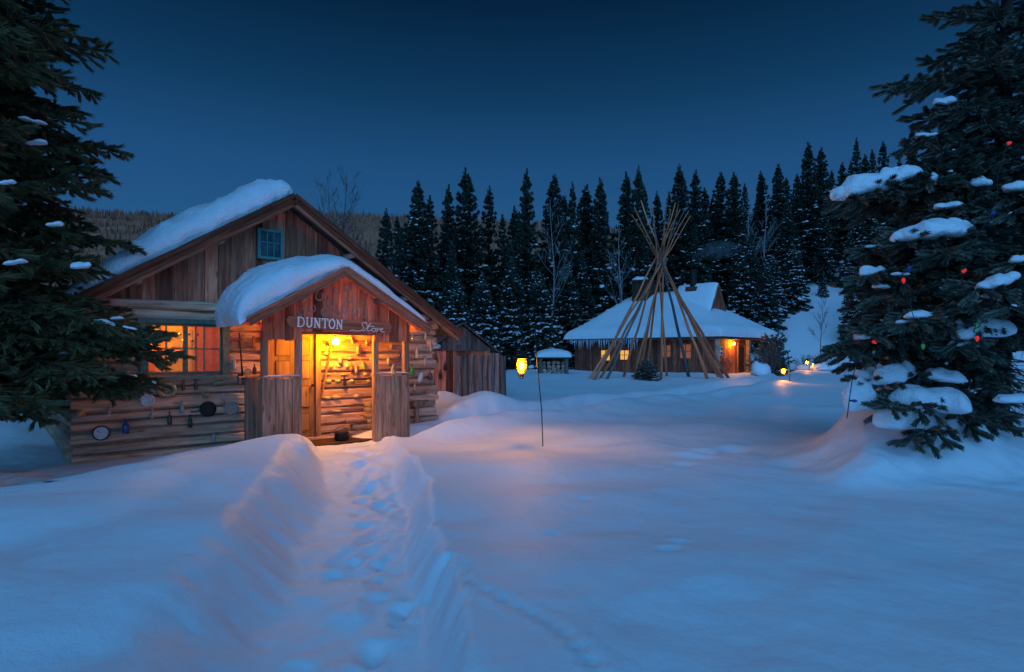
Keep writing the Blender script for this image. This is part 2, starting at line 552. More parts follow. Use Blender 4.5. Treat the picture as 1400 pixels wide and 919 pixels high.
def ground(x, y):
    x, y = np.asarray(x, float), np.asarray(y, float)
    h = 0.20 + 0.17 * fbm(x * 0.25 + 5, y * 0.25, 3, 3) + 0.06 * fbm(x * 0.75, y * 0.75, 11, 3)
    h = h + 0.006 * fbm(x * 4, y * 4, 23, 3) * sst(40, 15, y)
    # swells of the field to the right and the bank on the left
    h = h + 0.10 * gauss(x, y, 1.6, 6.6, 2.6, 1.6, 0.3) + 0.16 * gauss(x, y, 4.4, 11.5, 4.0, 1.4, 0.35)
    h = h + 0.16 * gauss(x, y, -3.1, 8.3, 0.95, 1.3, -0.3) + 0.06 * gauss(x, y, -2.6, 5.4, 0.9, 1.8, -0.5)
    h = h - 0.10 * gauss(x, y, -3.6, 4.6, 0.5, 2.4, -0.75) - 0.07 * gauss(x, y, -2.1, 3.0, 0.28, 1.5, -0.5)
    h = h + 0.009 * fbm(x * 2.4, y * 2.8, 29, 4)
    for dx_, dy_, rr_, dp_ in ((2.55, 8.1, 0.16, 0.07), (2.85, 8.6, 0.13, 0.05), (3.3, 8.7, 0.15, 0.06), (2.2, 7.4, 0.10, 0.035), (1.15, 4.3, 0.05, 0.03), (1.3, 4.5, 0.05, 0.03), (0.35, 4.9, 0.04, 0.02), (3.6, 7.5, 0.2, 0.06), (0.75, 5.9, 0.05, 0.02)):
        h = h - dp_ * gauss(x, y, dx_, dy_, rr_ * 1.6, rr_) + dp_ * 0.4 * gauss(x, y, dx_, dy_ + rr_ * 1.8, rr_ * 1.8, rr_ * 0.8)
    # shovelled ground in front of the log wall, left of the bank's crest
    d, s, t = polydist(x, y, CREST)
    left = np.where(s < 0, 1.0, 0.0)
    low = -0.05 + 0.05 * fbm(x * 1.3, y * 1.3, 31, 4) + 0.035 * fbm(x * 5, y * 5, 33, 3)
    wl = sst(0.0, 0.75, d) * left * sst(13, 9, y) * sst(-13, -9, x)
    h = h * (1 - wl) + low * wl
    # the store stands on level ground
    c, sn = math.cos(ST_A), math.sin(ST_A)
    u = (x - ST_O.x) * c + (y - ST_O.y) * sn
    v = -(x - ST_O.x) * sn + (y - ST_O.y) * c
    dd = np.hypot(np.maximum(np.maximum(-u, u - 6.4), 0), np.maximum(np.maximum(-0.2 - v, v - 6.2), 0))
    ws = sst(0.7, 0.05, dd)
    h = h * (1 - ws) + (-0.03) * ws
    pch = np.hypot(np.maximum(np.maximum(2.5 - u, u - 5.1), 0), np.maximum(np.maximum(-0.9 - v, v - 0.2), 0))
    wp = sst(0.25, 0.02, pch)
    h = h * (1 - wp) - 0.03 * wp
    # drifts beside the porch and between the store and the fence
    h = h + 0.10 * gauss(x, y, -3.55, 8.75, 0.7, 0.5, 0.6) + 0.22 * gauss(x, y, -2.02, 10.45, 0.55, 0.34, 0.3)
    h = h + 0.15 * gauss(x, y, -1.5, 11.0, 0.6, 0.4, 0.2)
    h = h + 0.34 * gauss(x, y, -0.75, 14.6, 0.95, 0.75, 0.2) + 0.38 * gauss(x, y, -1.9, 15.6, 0.8, 0.7, 0.0)
    # path to the camera
    d, s, t = polydist(x, y, PATH1)
    d = d + 0.10 * fbm(x * 1.3 + 9, y * 1.3, 41, 3) + 0.035 * fbm(x * 5, y * 5, 43, 2)
    wide = np.where(s > 0, sst(0.72, 0.44, d), sst(1.15, 0.42, d) * sst(9.0, 7.6, y) + sst(0.85, 0.45, d) * sst(7.6, 9.0, y))     # right bank cut steeper than the left
    bed = -0.03 - 0.19 * sst(9.6, 7.4, y) + 0.04 * fbm(x * 2.6, y * 2.6, 47, 4)
    fall = sst(-1.0, 0.5, y)
    wpth = wide * fall
    h = h * (1 - wpth) + bed * wpth
    h = h + 0.018 * fbm(x * 7, y * 7, 49, 3) * wpth * (1.0 - 0.6 * wpth) * 2.2
    for fx, fy, sh, dp in FOOT:
        m = (np.abs(x - fx) < 0.4) & (np.abs(y - fy) < 0.6)
        if m.any():
            g = np.exp(-(((x[m] - fx) / 0.075) ** 2 + ((y[m] - fy) / (0.075 * sh)) ** 2) ** 2)
            h[m] = h[m] - dp * 1.4 * g + dp * 0.5 * gauss(x[m], y[m], fx, fy + 0.16, 0.10, 0.05)
    # trodden path towards the tipi and the far cabin
    d, s, t = polydist(x, y, PATH2)
    d = d + 0.15 * fbm(x * 0.9, y * 0.9, 53, 3)
    w2 = sst(0.95, 0.45, d) * sst(0.02, 0.07, t) * sst(1.0, 0.9, t)
    rim = np.exp(-((d - 1.05) / 0.4) ** 2) * sst(0.05, 0.12, t) * sst(1.0, 0.9, t)
    h = h * (1 - w2) + (-0.04 + 0.04 * fbm(x * 2, y * 2, 59, 3)) * w2 + 0.16 * rim
    # little animal track
    m = (np.abs(x - 0.0) < 3.5) & (y < 7) & (y > 1.5)
    if m.any():
        d, s, t = polydist(x[m], y[m], TRACK)
        h[m] = h[m] - 0.032 * np.exp(-(d / 0.032) ** 2) * (0.55 + 0.45 * np.sin(t * 170)) + 0.008 * np.exp(-((d - 0.07) / 0.03) ** 2)
    # mound around the decorated spruce and lumps in front of it
    h = h + 0.42 * gauss(x, y, 6.4, 8.3, 2.0, 1.4) + 0.42 * gauss(x, y, 5.0, 7.75, 0.9, 0.8, 0.3) + 0.66 * gauss(x, y, 4.95, 7.75, 0.50, 0.55, 0.0)
    h = h + 0.40 * gauss(x, y, 5.5, 7.5, 0.7, 0.5, 0.2) + 0.22 * fbm(x * 1.7 + 3, y * 1.7, 67, 4) * gauss(x, y, 4.7, 7.5, 0.9, 0.9)
    h = h + 0.20 * gauss(x, y, 4.15, 6.75, 0.5, 0.34, 0.2) + 0.07 * fbm(x * 2.3, y * 2.3, 61, 3) * gauss(x, y, 5.6, 7.0, 1.9, 1.2)
    # the wooded slope behind the far cabin
    y0 = 66 - 17 * sst(6, 34, x)
    rise = np.maximum(0, y - y0)
    hill = 34 * (1 - np.exp(-rise / 62.0)) * (0.30 + 0.70 * sst(-12, 40, x))
    h = h + hill + sst(50, 75, y) * 0.9 * fbm(x * 0.06, y * 0.06, 71, 3) * sst(-5, 20, x)
    return h


def gz(x, y):
    return float(ground(np.array([x]), np.array([y]))[0])


def axis_coords(lo, a, b, hi, step, grow):
    c = list(np.arange(a, b, step))
    d = step
    while c[-1] < hi:
        d *= grow
        c.append(c[-1] + d)
    d = step
    while c[0] > lo:
        d *= grow
        c.insert(0, c[0] - d)
    return np.array(c)


gx = axis_coords(-700, -6.6, 7.4, 700, 0.04, 1.07)
gy = axis_coords(-60, 2.2, 12.4, 900, 0.04, 1.035)
X, Y = np.meshgrid(gx, gy)
Z = ground(X.ravel(), Y.ravel())
V = np.stack([X.ravel(), Y.ravel(), Z], 1)
nx, ny = len(gx), len(gy)
I = (np.arange(ny - 1)[:, None] * nx + np.arange(nx - 1)[None, :]).ravel()
Fq = np.stack([I, I + 1, I + nx + 1, I + nx], 1)
o = obj('snow_ground', np_mesh('snow_ground', V, Fq, 'snow', 4, True))
tag(o, 'deep blue twilight snow covering the ground with trodden paths', kind='structure')

# bare patches by the log wall
for px, py, w, dp, lab in ((76, 657, 0.42, 0.16, 'dark bare earth patch in the snow under the big spruce'), (14, 691, 0.50, 0.10, 'long dark bare earth streak at the left edge of the snow')):
    Yp = EYE * F / (py - HY)
    c = at(px, py, Yp)
    b = MB()
    n = 22
    ring = []
    for i in range(n):
        t = 2 * math.pi * i / n
        k = 1 + 0.45 * float(fbm(math.cos(t) * 1.7 + px, math.sin(t) * 1.7, 5, 3))
        x, y = c.x + math.cos(t) * w * k, c.y + math.sin(t) * dp * k * 1.6
        ring.append((x, y, gz(x, y) + 0.004))
    b.add([(c.x, c.y, gz(c.x, c.y) + 0.03)] + ring, [(0, 1 + i, 1 + (i + 1) % n) for i in range(n)])
    tag(b.build('bare_earth', 'dirt', smooth=True), lab, kind='structure')

# ------------------------------------------------------------------ bare ridge in the distance
xs = np.linspace(-700, 520, 150)
rows = 26
HV = []
for j in range(rows):
    t = j / (rows - 1)
    yy = 250 + 230 * t
    crest = 108 + 7 * fbm(xs * 0.006, xs * 0 + 1, 81, 3) - 0.030 * (xs + 150) - 26 * sst(0, 260, xs)
    zz = -2 + crest * (1 - (1 - t) ** 1.7) + 2.5 * fbm(xs * 0.03, xs * 0 + j * 0.5, 83, 3) * (0.3 + t)
    HV.append(np.stack([xs + 0 * yy, np.full_like(xs, yy), zz], 1))
HVs = np.array(HV)
V = HVs.reshape(-1, 3)
V = np.vstack([V, np.stack([xs, np.full_like(xs, 560), np.full_like(xs, -2)], 1)])
nx = len(xs)
I = (np.arange(rows)[:, None] * nx + np.arange(nx - 1)[None, :]).ravel()
Fq = np.stack([I, I + 1, I + nx + 1, I + nx], 1)
tag(obj('hill', np_mesh('hill', V, Fq, 'hill', 4, True)), 'brown bare ridge under the evening sky behind the store', kind='structure')
rg = np.random.default_rng(5)
N = 14000
jj = rg.integers(3, rows - 1, N)
jj[:1600] = rows - 1
xx = rg.uniform(-420, 330, N)
base = np.array([[x, HVs[j, 0, 1], np.interp(x, xs, HVs[j, :, 2])] for x, j in zip(xx, jj)])
base[:, 1] += rg.uniform(-4, 4, N)
hh = rg.uniform(2.0, 5.5, N)
ww = rg.uniform(0.3, 1.2, N)
TV = np.zeros((N, 6, 3))
for q, (dx, dy, dz) in enumerate(((-1, 0, -0.2), (1, 0, -0.2), (0, 0, 1), (0, -1, -0.2), (0, 1, -0.2), (0, 0, 1))):
    TV[:, q, 0] = base[:, 0] + dx * ww
    TV[:, q, 1] = base[:, 1] + dy * ww
    TV[:, q, 2] = base[:, 2] + dz * hh
TF = (np.arange(N)[:, None, None] * 6 + np.array([[0, 1, 2], [3, 4, 5]])[None]).reshape(-1, 3)
tag(obj('hillside_wood', np_mesh('hillside_wood', TV.reshape(-1, 3), TF, 'hill_trees')), 'bare brown woodland covering the distant ridge', kind='stuff')

# ------------------------------------------------------------------ the store
AP_S, AP_Z, PITCH = 3.16, 4.50, 0.645         # roof apex and pitch, store-local
store = empty('log_store', mw=ST_M)
tag(store, 'brown log store with plank gable, snowy roof and small gabled porch', 'cabin')


def roof_z(s):
    return AP_Z - PITCH * abs(s - AP_S)


def log_mb(L, hh, hd, seed, n=10, m=None, axis='x'):
    m = m or max(3, int(L / 0.2))
    b = MB()
    v, f = [], []
    for i in range(m + 1):
        x = L * i / m
        for k in range(n):
            t = 2 * math.pi * k / n
            c, s = math.cos(t), math.sin(t)
            c = math.copysign(abs(c) ** 0.55, c)
            s = math.copysign(abs(s) ** 0.6, s)
            w = 1 + 0.16 * float(fbm(x * 2.1 + seed * 7, k * 0.9 + seed, seed, 2))
            p = (x, c * hd * w, s * hh * w + 0.012 * float(vnoise(x * 0.7, seed * 3.3, seed + 5)))
            v.append(p if axis == 'x' else (-p[1], p[0], p[2]))
    for i in range(m):
        for k in range(n):
            f.append((i * n + k, (i + 1) * n + k, (i + 1) * n + (k + 1) % n, i * n + (k + 1) % n))
    f.append(tuple(range(n)))
    f.append(tuple(range((m + 1) * n - 1, m * n - 1, -1)))
    return b.add(v, f)


HEWN = [(-1.0, -0.70), (-1.05, 0.0), (-1.0, 0.72), (-0.55, 1.0), (0.6, 1.0), (1.0, 0.7), (1.0, -0.7), (0.6, -1.0), (-0.5, -1.0)]


def hewn_mb(L, hh, hd, seed):
    """squared, axe-marked log along x: flat weathered face towards -y"""
    m = max(3, int(L / 0.17))
    n = len(HEWN)
    v, f = [], []
    for i in range(m + 1):
        x = L * i / m
        for k, (dy, dz) in enumerate(HEWN):
            a = float(fbm(x * 2.4 + seed * 7, k * 1.3 + seed, seed, 3))
            b_ = float(vnoise(x * 1.1 + seed * 3, (3.0 if dz > 0 else 9.0) + seed, seed + 3))
            v.append((x + (0 if 0 < i < m else 0.03 * a), dy * hd * (1 + 0.10 * a), dz * hh * (1 + 0.15 * b_ + 0.05 * a)))
    for i in range(m):
        for k in range(n):
            f.append((i * n + k, (i + 1) * n + k, (i + 1) * n + (k + 1) % n, i * n + (k + 1) % n))
    f.append(tuple(range(n)))
    f.append(tuple(range((m + 1) * n - 1, m * n - 1, -1)))
    return MB().add(v, f)


def plank_mb(w, z0, zl, zr, th=0.028, ragged=0.0):
    """vertical board with a slanted top and chamfered front edges, front face at y=0"""
    c = 0.006
    pr = [(0, th), (0, c), (c, 0), (w - c, 0), (w, c), (w, th)]
    b = MB()
    zb = z0 + (rnd.uniform(-ragged, ragged) if ragged else 0)
    v = [(x, y, zb) for x, y in pr] + [(x, y, zl + (zr - zl) * x / w) for x, y in pr]
    n = 6
    f = [tuple(range(n - 1, -1, -1)), tuple(range(n, 2 * n))] + [(i, (i + 1) % n, (i + 1) % n + n, i + n) for i in range(n)]
    return b.add(v, f)


WIN = (0.86, 2.10, 1.29, 2.13)
DOOR = (2.76, 3.80, 0.0, 2.06)
core = MB()
for q in ((-0.02, WIN[0], -0.3, 2.34), (WIN[0], WIN[1], -0.3, WIN[2]), (WIN[0], WIN[1], WIN[3], 2.40), (WIN[1], DOOR[0], -0.3, 2.42), (DOOR[0], DOOR[1], DOOR[3], 2.42), (DOOR[1], 6.40, -0.3, 2.34)):
    core.box(q[0], q[1], 0.055, 0.28, q[2], q[3])
core.box(-0.02, 0.14, 0.281, 6.1, -0.3, 2.34).box(6.24, 6.40, 0.281, 6.1, -0.3, 2.34).box(0.141, 6.239, 5.94, 6.1, -0.3, 2.34)
core.prism([(0.02, 2.345), (6.38, 2.345), (AP_S + 0.03, 4.38)], 0.10, 0.26).prism([(0.02, 2.345), (6.38, 2.345), (AP_S + 0.03, 4.38)], 5.9, 6.05)
core.build('wall_core', 'chink', store)
courses, zc_ = [], -0.10
while zc_ < 2.30:
    hc = min(rnd.choice((0.14, 0.16, 0.18, 0.20, 0.23)), 2.36 - zc_)
    if 2.36 - zc_ - hc < 0.12:
        hc = 2.36 - zc_
    courses.append((zc_ + hc / 2, hc))
    zc_ += hc
for z, LH in courses:
    segs = [(-rnd.uniform(0.02, 0.10), 6.40 + rnd.uniform(0.0, 0.16))]
    for a0, a1, c0, c1 in (WIN, DOOR):
        if c0 - 0.05 < z < c1:
            segs = [t for s0, s1 in segs for t in (((s0, a0), (a1, s1)) if s0 < a0 and s1 > a1 else ((s0, s1),))]
    for s0, s1 in segs:
        hewn_mb(s1 - s0, LH * 0.465 * rnd.uniform(0.95, 1.02), 0.10, rnd.randint(1, 999)).build('log', 'log', store, (s0, 0.105 + rnd.uniform(-0.028, 0.022), z))
    for sx in (0.0, 6.38):      # the side walls
        log_mb(6.0, LH * 0.47, 0.11, rnd.randint(1, 999), m=8, axis='y').build('log', 'log_y', store, (sx, 0.25 - rnd.uniform(0.05, 0.3), z + LH * 0.5), smooth=True)
hewn_mb(6.5, 0.075, 0.11, 77).build('plate_log', 'log', store, (-0.08, 0.06, 2.43))

# upright boards of the gable
s = 0.02
while s < 6.36:
    w = min(rnd.uniform(0.16, 0.25), 6.38 - s)
    za, zb = roof_z(s) - 0.14, roof_z(s + w) - 0.14
    if min(za, zb) > 2.42:
        if s < AP_S < s + w:
            za = zb = min(za, zb) + 0.02
        plank_mb(w - 0.007, 2.36, za, zb).build('gable_board', 'board', store, (s, 0.062 + rnd.uniform(-0.008, 0.008), 0))
        if rnd.random() < 0.55:
            plank_mb(0.045, 2.37, za - 0.01, za - 0.01, 0.02).build('batten', 'board', store, (s - 0.02, 0.040 + rnd.uniform(-0.003, 0.003), 0))
    s += w

# roof slabs, rake boards
E0, E1 = -0.62, 6.92
roofm = MB()
roofm.prism([(E0, roof_z(E0)), (AP_S, AP_Z), (AP_S, AP_Z - 0.075), (E0, roof_z(E0) - 0.075)], -0.33, 6.3)
roofm.prism([(AP_S + 0.002, AP_Z), (E1, roof_z(E1)), (E1, roof_z(E1) - 0.075), (AP_S + 0.002, AP_Z - 0.075)], -0.33, 6.3)
ro = roofm.build('roof', 'roofing', store)
for sg, ee in ((-1, E0 - 0.02), (1, E1 + 0.02)):
    L = math.hypot(ee - AP_S, PITCH * (ee - AP_S))
    an = math.atan(PITCH)
    for (y0, y1, h0, h1, nm) in ((-0.372, -0.332, -0.10, 0.03, 'rake_board'), (-0.392, -0.374, -0.035, 0.045, 'rake_trim'), (-0.345, -0.305, -0.165, -0.102, 'rake_trim')):
        b = MB()
        n = 14
        v, f = [], []
        for i in range(n + 1):
            x = L * i / n
            for (yy, hz) in ((y0, h0), (y1, h0), (y1, h1), (y0, h1)):
                v.append((x, yy, hz + rnd.uniform(-0.006, 0.006)))
        for i in range(n):
            for k in range(4):
                f.append((i * 4 + k, i * 4 + (k + 1) % 4, i * 4 + 4 + (k + 1) % 4, i * 4 + 4 + k))
        f += [(0, 1, 2, 3), (n * 4 + 3, n * 4 + 2, n * 4 + 1, n * 4)]
        b.add(v, f)
        ob = b.build(nm, 'rake' if y0 < -0.36 else 'fascia', store)
        ob.location = (AP_S + sg * 0.004, 0, AP_Z)
        ob.rotation_euler = (0, an if sg > 0 else math.pi - an, 0)
        if sg < 0:   # mirror so that the board hangs below the slope
            ob.rotation_euler = (0, an, 0)
            ob.scale = (1, 1, 1)
            ob.data.transform(Matrix.Scale(-1, 4, (1, 0, 0)))
            ob.rotation_euler = (0, -an, 0)
for ps in (0.75, 1.95, 4.35, 5.55, 6.3):     # purlin ends under the rake
    log_mb(0.55, 0.055, 0.055, int(ps * 10), 8, 3, 'y').build('purlin', 'log_y', store, (ps, -0.30, roof_z(ps) - 0.16), smooth=True)

# window of the lit room
w0, w1, z0, z1 = WIN
win = MB().box(w0 - 0.05, w0 + 0.05, -0.045, 0.16, z0 - 0.03, z1).box(w1 - 0.05, w1 + 0.05, -0.045, 0.16, z0 - 0.03, z1).box(w0 - 0.09, w1 + 0.09, -0.06, 0.16, z1, z1 + 0.075).build('window', 'green_paint', store)
MB().box(w0 - 0.08, w1 + 0.08, -0.10, 0.16, z0 - 0.085, z0 - 0.031, 0.003).build('sill', 'green_paint', win)
a, bb = w0 + 0.052, w1 - 0.052
mid = (a + bb) / 2
sash = MB()
for (x0, x1) in ((a, mid - 0.002), (mid + 0.002, bb)):
    sash.box(x0, x0 + 0.032, 0.05, 0.10, z0 + 0.002, z1 - 0.002).box(x1 - 0.032, x1, 0.05, 0.10, z0 + 0.002, z1 - 0.002)
    sash.box(x0 + 0.033, x1 - 0.033, 0.05, 0.10, z0 + 0.002, z0 + 0.04).box(x0 + 0.033, x1 - 0.033, 0.05, 0.10, z1 - 0.04, z1 - 0.002)
    xm, zm = (x0 + x1) / 2, (z0 + z1) / 2
    sash.box(xm - 0.011, xm + 0.011, 0.055, 0.09, z0 + 0.041, z1 - 0.041).box(x0 + 0.033, xm - 0.012, 0.055, 0.09, zm - 0.011, zm + 0.011).box(xm + 0.012, x1 - 0.033, 0.055, 0.09, zm - 0.011, zm + 0.011)
sash.build('sash', 'green_paint', win)
for (x0, x1) in ((a, mid), (mid, bb)):
    xm, zm = (x0 + x1) / 2, (z0 + z1) / 2
    for (p0, p1) in ((x0 + 0.034, xm - 0.013), (xm + 0.013, x1 - 0.034)):
        for (q0, q1) in ((z0 + 0.042, zm - 0.013), (zm + 0.013, z1 - 0.042)):
            MB().box(p0, p1, 0.069, 0.073, q0, q1).build('pane', 'pane', win)
# the room behind it
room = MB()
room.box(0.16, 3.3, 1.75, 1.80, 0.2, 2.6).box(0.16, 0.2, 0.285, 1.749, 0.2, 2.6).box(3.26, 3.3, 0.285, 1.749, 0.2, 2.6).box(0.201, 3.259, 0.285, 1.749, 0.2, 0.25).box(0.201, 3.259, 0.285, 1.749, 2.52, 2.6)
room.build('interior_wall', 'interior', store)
MB().box(1.55, 2.0, 1.70, 1.74, 0.9, 2.25).box(1.60, 1.95, 1.68, 1.70, 1.75, 2.2).box(1.60, 1.95, 1.68, 1.70, 1.0, 1.68).build('interior_door', 'paper', store)
cu = MB()
v, f = [], []
for i in range(25):
    x = 2.02 + 1.0 * i / 24
    y = 1.60 + 0.03 * math.sin(i * 1.7)
    y = 1.60 + 0.006 * math.sin(i * 1.7)
    v += [(x, y, 0.7), (x, y, 2.4), (x, y + 0.01, 0.7), (x, y + 0.01, 2.4)]
for i in range(24):
    f += [(4 * i, 4 * i + 4, 4 * i + 5, 4 * i + 1), (4 * i + 2, 4 * i + 3, 4 * i + 7, 4 * i + 6)]
cu.add(v, f).build('curtain', 'curtain', store, smooth=True)
for (cx, cz, w, h) in ((0.75, 1.95, 0.30, 0.36), (1.12, 1.9, 0.22, 0.5), (0.62, 1.45, 0.35, 0.3), (1.2, 1.42, 0.26, 0.22)):
    MB().box(cx - w / 2, cx + w / 2, 1.715, 1.745, cz - h / 2, cz + h / 2).build('picture', 'curtain', store)
for k in range(7):
    cx, cz = 1.62 + 0.05 * k, 1.98 - 0.12 * (k % 3)
    MB().blob((cx, 1.1, cz), 0.022, 0.022, 0.035, k, 7, 5).build('ornament', 'b_dark', store)
rl = empty('room_lamp', mw=ST_M @ Matrix.Translation((1.15, 0.95, 2.36)))
tag(rl, 'glowing lamp hanging inside the store behind the green framed window', 'lamp')
MB().lathe([(0.001, -0.075), (0.045, -0.06), (0.06, -0.01), (0.04, 0.04), (0.02, 0.06)], 12).build('bulb', 'room_bulb', rl, smooth=True)
MB().lathe([(0.03, 0.055), (0.03, 0.09), (0.012, 0.10), (0.012, 0.16)], 8).build('socket', 'iron', rl)

# little window under the roof
uw = MB()
p, q = on(353, 311, 0.03), on(388, 352, 0.03)
u0, u1, v0, v1 = p.x, q.x, q.z - 0.06, p.z
fr = MB().box(u0, u0 + 0.05, -0.02, 0.05, v0, v1).box(u1 - 0.05, u1, -0.02, 0.05, v0, v1).box(u0 + 0.051, u1 - 0.051, -0.02, 0.05, v1 - 0.05, v1).box(u0 + 0.051, u1 - 0.051, -0.02, 0.05, v0, v0 + 0.05)
uo = fr.build('attic_window', 'teal', store)
pw = (u1 - u0 - 0.10)
br = MB()
for k in (1, 2):
    x = u0 + 0.05 + pw * k / 3
    br.box(x - 0.010, x + 0.010, -0.008, 0.03, v0 + 0.051, v1 - 0.051)
zm = (v0 + v1) / 2 + 0.03
for k in range(3):
    x = u0 + 0.05 + pw * k / 3
    br.box(x + 0.011, x + pw / 3 - 0.011, -0.008, 0.03, zm - 0.010, zm + 0.010)
    for (c0, c1) in ((v0 + 0.052, zm - 0.011), (zm + 0.011, v1 - 0.052)):
        MB().box(x + 0.012, x + pw / 3 - 0.012, 0.012, 0.02, c0, c1).build('pane', 'pane_dark', uo)
br.build('muntin', 'teal', uo)

# the door in the porch's back wall
d0, d1, dz1 = 2.85, 3.70, 2.02
door = MB().box(d0, d1, 0.03, 0.075, 0.03, dz1).build('door', 'door', store)
fm = MB().box(DOOR[0], d0 - 0.004, -0.03, 0.12, 0.0, DOOR[3]).box(d1 + 0.004, DOOR[1], -0.03, 0.12, 0.0, DOOR[3]).box(DOOR[0] - 0.04, DOOR[1] + 0.04, -0.034, 0.12, DOOR[3] + 0.002, DOOR[3] + 0.12)
fm.build('door_frame', 'door', store)
MB().box(DOOR[0], DOOR[1], -0.12, 0.12, -0.06, 0.028).build('threshold', 'log', store)
rowsz = ((0.16, 0.50), (0.60, 1.02), (1.14, 1.50), (1.58, 1.92))
for (r0, r1) in rowsz:
    for (x0, x1) in ((d0 + 0.10, (d0 + d1) / 2 - 0.05), ((d0 + d1) / 2 + 0.05, d1 - 0.10)):
        MB().box(x0, x1, 0.024, 0.029, r0, r1).build('panel_groove', 'door_groove', door)
        MB().box(x0 + 0.016, x1 - 0.016, 0.012, 0.023, r0 + 0.016, r1 - 0.016).build('panel', 'door', door)
MB().lathe([(0.012, 0), (0.012, 0.03), (0.028, 0.045), (0.028, 0.06), (0.008, 0.07)], 10, (d1 - 0.06, 0.028, 1.02), Matrix.Rotation(R(90), 4, 'X')).build('knob', 'iron', door, smooth=True)

# the porch
P0, P1, PD = 2.39, 5.21, 0.97
PA_S, PA_Z, PP = 3.72, 3.12, 0.57
PE0, PE1, PF = 2.08, 5.46, 1.26
O0, O1 = 3.06, 4.45


def proof_z(s):
    return PA_Z - PP * abs(s - PA_S)


pr_ = MB()
pr_.prism([(PE0, proof_z(PE0)), (PA_S, PA_Z), (PA_S, PA_Z - 0.06), (PE0, proof_z(PE0) - 0.06)], -PF, 0.06)
pr_.prism([(PA_S + 0.002, PA_Z), (PE1, proof_z(PE1)), (PE1, proof_z(PE1) - 0.06), (PA_S + 0.002, PA_Z - 0.06)], -PF, 0.06)
pr_.build('porch_roof', 'board', store)
for sg, ee in ((-1, PE0 - 0.03), (1, PE1 + 0.03)):
    L = math.hypot(ee - PA_S, PP * (ee - PA_S))
    an = math.atan(PP)
    for (y0, y1, h0, h1) in ((-PF - 0.036, -PF - 0.002, -0.11, 0.03), (-PF - 0.050, -PF - 0.038, 0.0, 0.045)):
        b = MB().box(0.0, L, y0, y1, h0, h1, 0.004)
        if sg < 0:
            b.v = [(-x, y, z) for x, y, z in b.v]
            b.f = [tuple(reversed(q)) for q in b.f]
        ob = b.build('porch_rake_board', 'fascia', store, (PA_S + sg * 0.003, 0, PA_Z))
        ob.rotation_euler = (0, sg * an, 0)
s = P0
while s < P1 - 0.01:
    w = min(rnd.uniform(0.14, 0.21), P1 - s)
    if P1 - s - w < 0.06:
        w = P1 - s
    for edge in (O0, O1):
        if s < edge - 0.02 < s + w:
            w = edge - s
    zb = 2.02 if (s >= O0 - 0.005 and s + w <= O1 + 0.005) else 1.86
    za, zc = proof_z(s) - 0.055, proof_z(s + w) - 0.055
    if s < PA_S < s + w:
        za = zc = min(za, zc)
    plank_mb(w - 0.006, zb, za, zc, 0.026, 0.012).build('porch_gable_board', 'board', store, (s, -PD + rnd.uniform(-0.006, 0.006), 0))
    s += w
MB().box(P0 + 0.02, P1 - 0.02, -PD + 0.032, -PD + 0.13, 1.97, 2.09, 0.004).build('porch_beam', 'fascia', store)
for ps in (P0 + 0.05, O0 - 0.045, O1 + 0.045, P1 - 0.05):
    MB().box(ps - 0.05, ps + 0.05, -PD + 0.034, -PD + 0.125, -0.2, 1.965, 0.006).build('porch_post', 'grey_board', store)
for (a0, a1) in ((P0, O0), (O1, P1)):
    s = a0
    while s < a1 - 0.02:
        w = min(rnd.uniform(0.13, 0.22), a1 - s)
        if a1 - s - w < 0.06:
            w = a1 - s
        plank_mb(w - 0.006, -0.25, 1.21 + rnd.uniform(-0.012, 0.012), 1.21 + rnd.uniform(-0.012, 0.012), 0.03).build('porch_wall_board', 'grey_board', store, (s, -PD + rnd.uniform(-0.006, 0.006), 0))
        s += w
    MB().box(a0 - 0.01, a1, -PD - 0.02, -PD + 0.14, 1.226, 1.25, 0.004).build('porch_ledge', 'grey_board', store)
for sx, sgn in ((P0, -1), (P1 - 0.03, 1)):
    y = -PD + 0.14
    while y < -0.06:
        w = min(rnd.uniform(0.15, 0.2), -0.03 - y)
        b = MB().box(sx, sx + 0.03, y, y + w - 0.006, -0.25, 1.2, 0.002)
        b.build('porch_side_board', 'grey_board', store)
        y += w
MB().box(P0 + 0.04, P1 - 0.04, -PD + 0.14, -0.13, -0.10, -0.005).build('porch_floor', 'dark_wood', store)
for (px, py, ln) in ((518, 411, 0.34), (413, 408, 0.30), (565, 440, 0.3)):    # brackets under the porch eaves
    c = on(px, py, PD + 0.12)
    log_mb(ln, 0.05, 0.05, px, 8, 3, 'y').build('bracket', 'log_y', store, (c.x, -PF + 0.02, c.z), smooth=True)
# mortar lumps between the logs at the back of the porch
for (px, py, w, h) in ((449, 521, 9, 6), (462, 521, 10, 5), (481, 521, 8, 5), (504, 521, 5, 4), (448, 544, 11, 5), (460, 543, 13, 5), (488, 542, 10, 5), (450, 501, 12, 7), (463, 500, 9, 6), (497, 500, 8, 6),
                       (447, 512, 10, 4), (470, 512, 14, 3), (500, 512, 9, 4), (447, 483, 9, 5), (478, 490, 9, 4), (460, 562, 14, 3), (490, 573, 12, 3), (470, 585, 12, 3), (450, 474, 7, 4), (490, 484, 8, 4), (474, 501, 6, 6), (507, 490, 4, 6)):
    c = on(px, py, 0.01)
    MB().blob((0, 0, 0), w * 0.0072, 0.035, h * 0.0072, px + py, 10, 6, 0.3, 1.0).build('mortar', 'chink_lump', store, c, smooth=True)


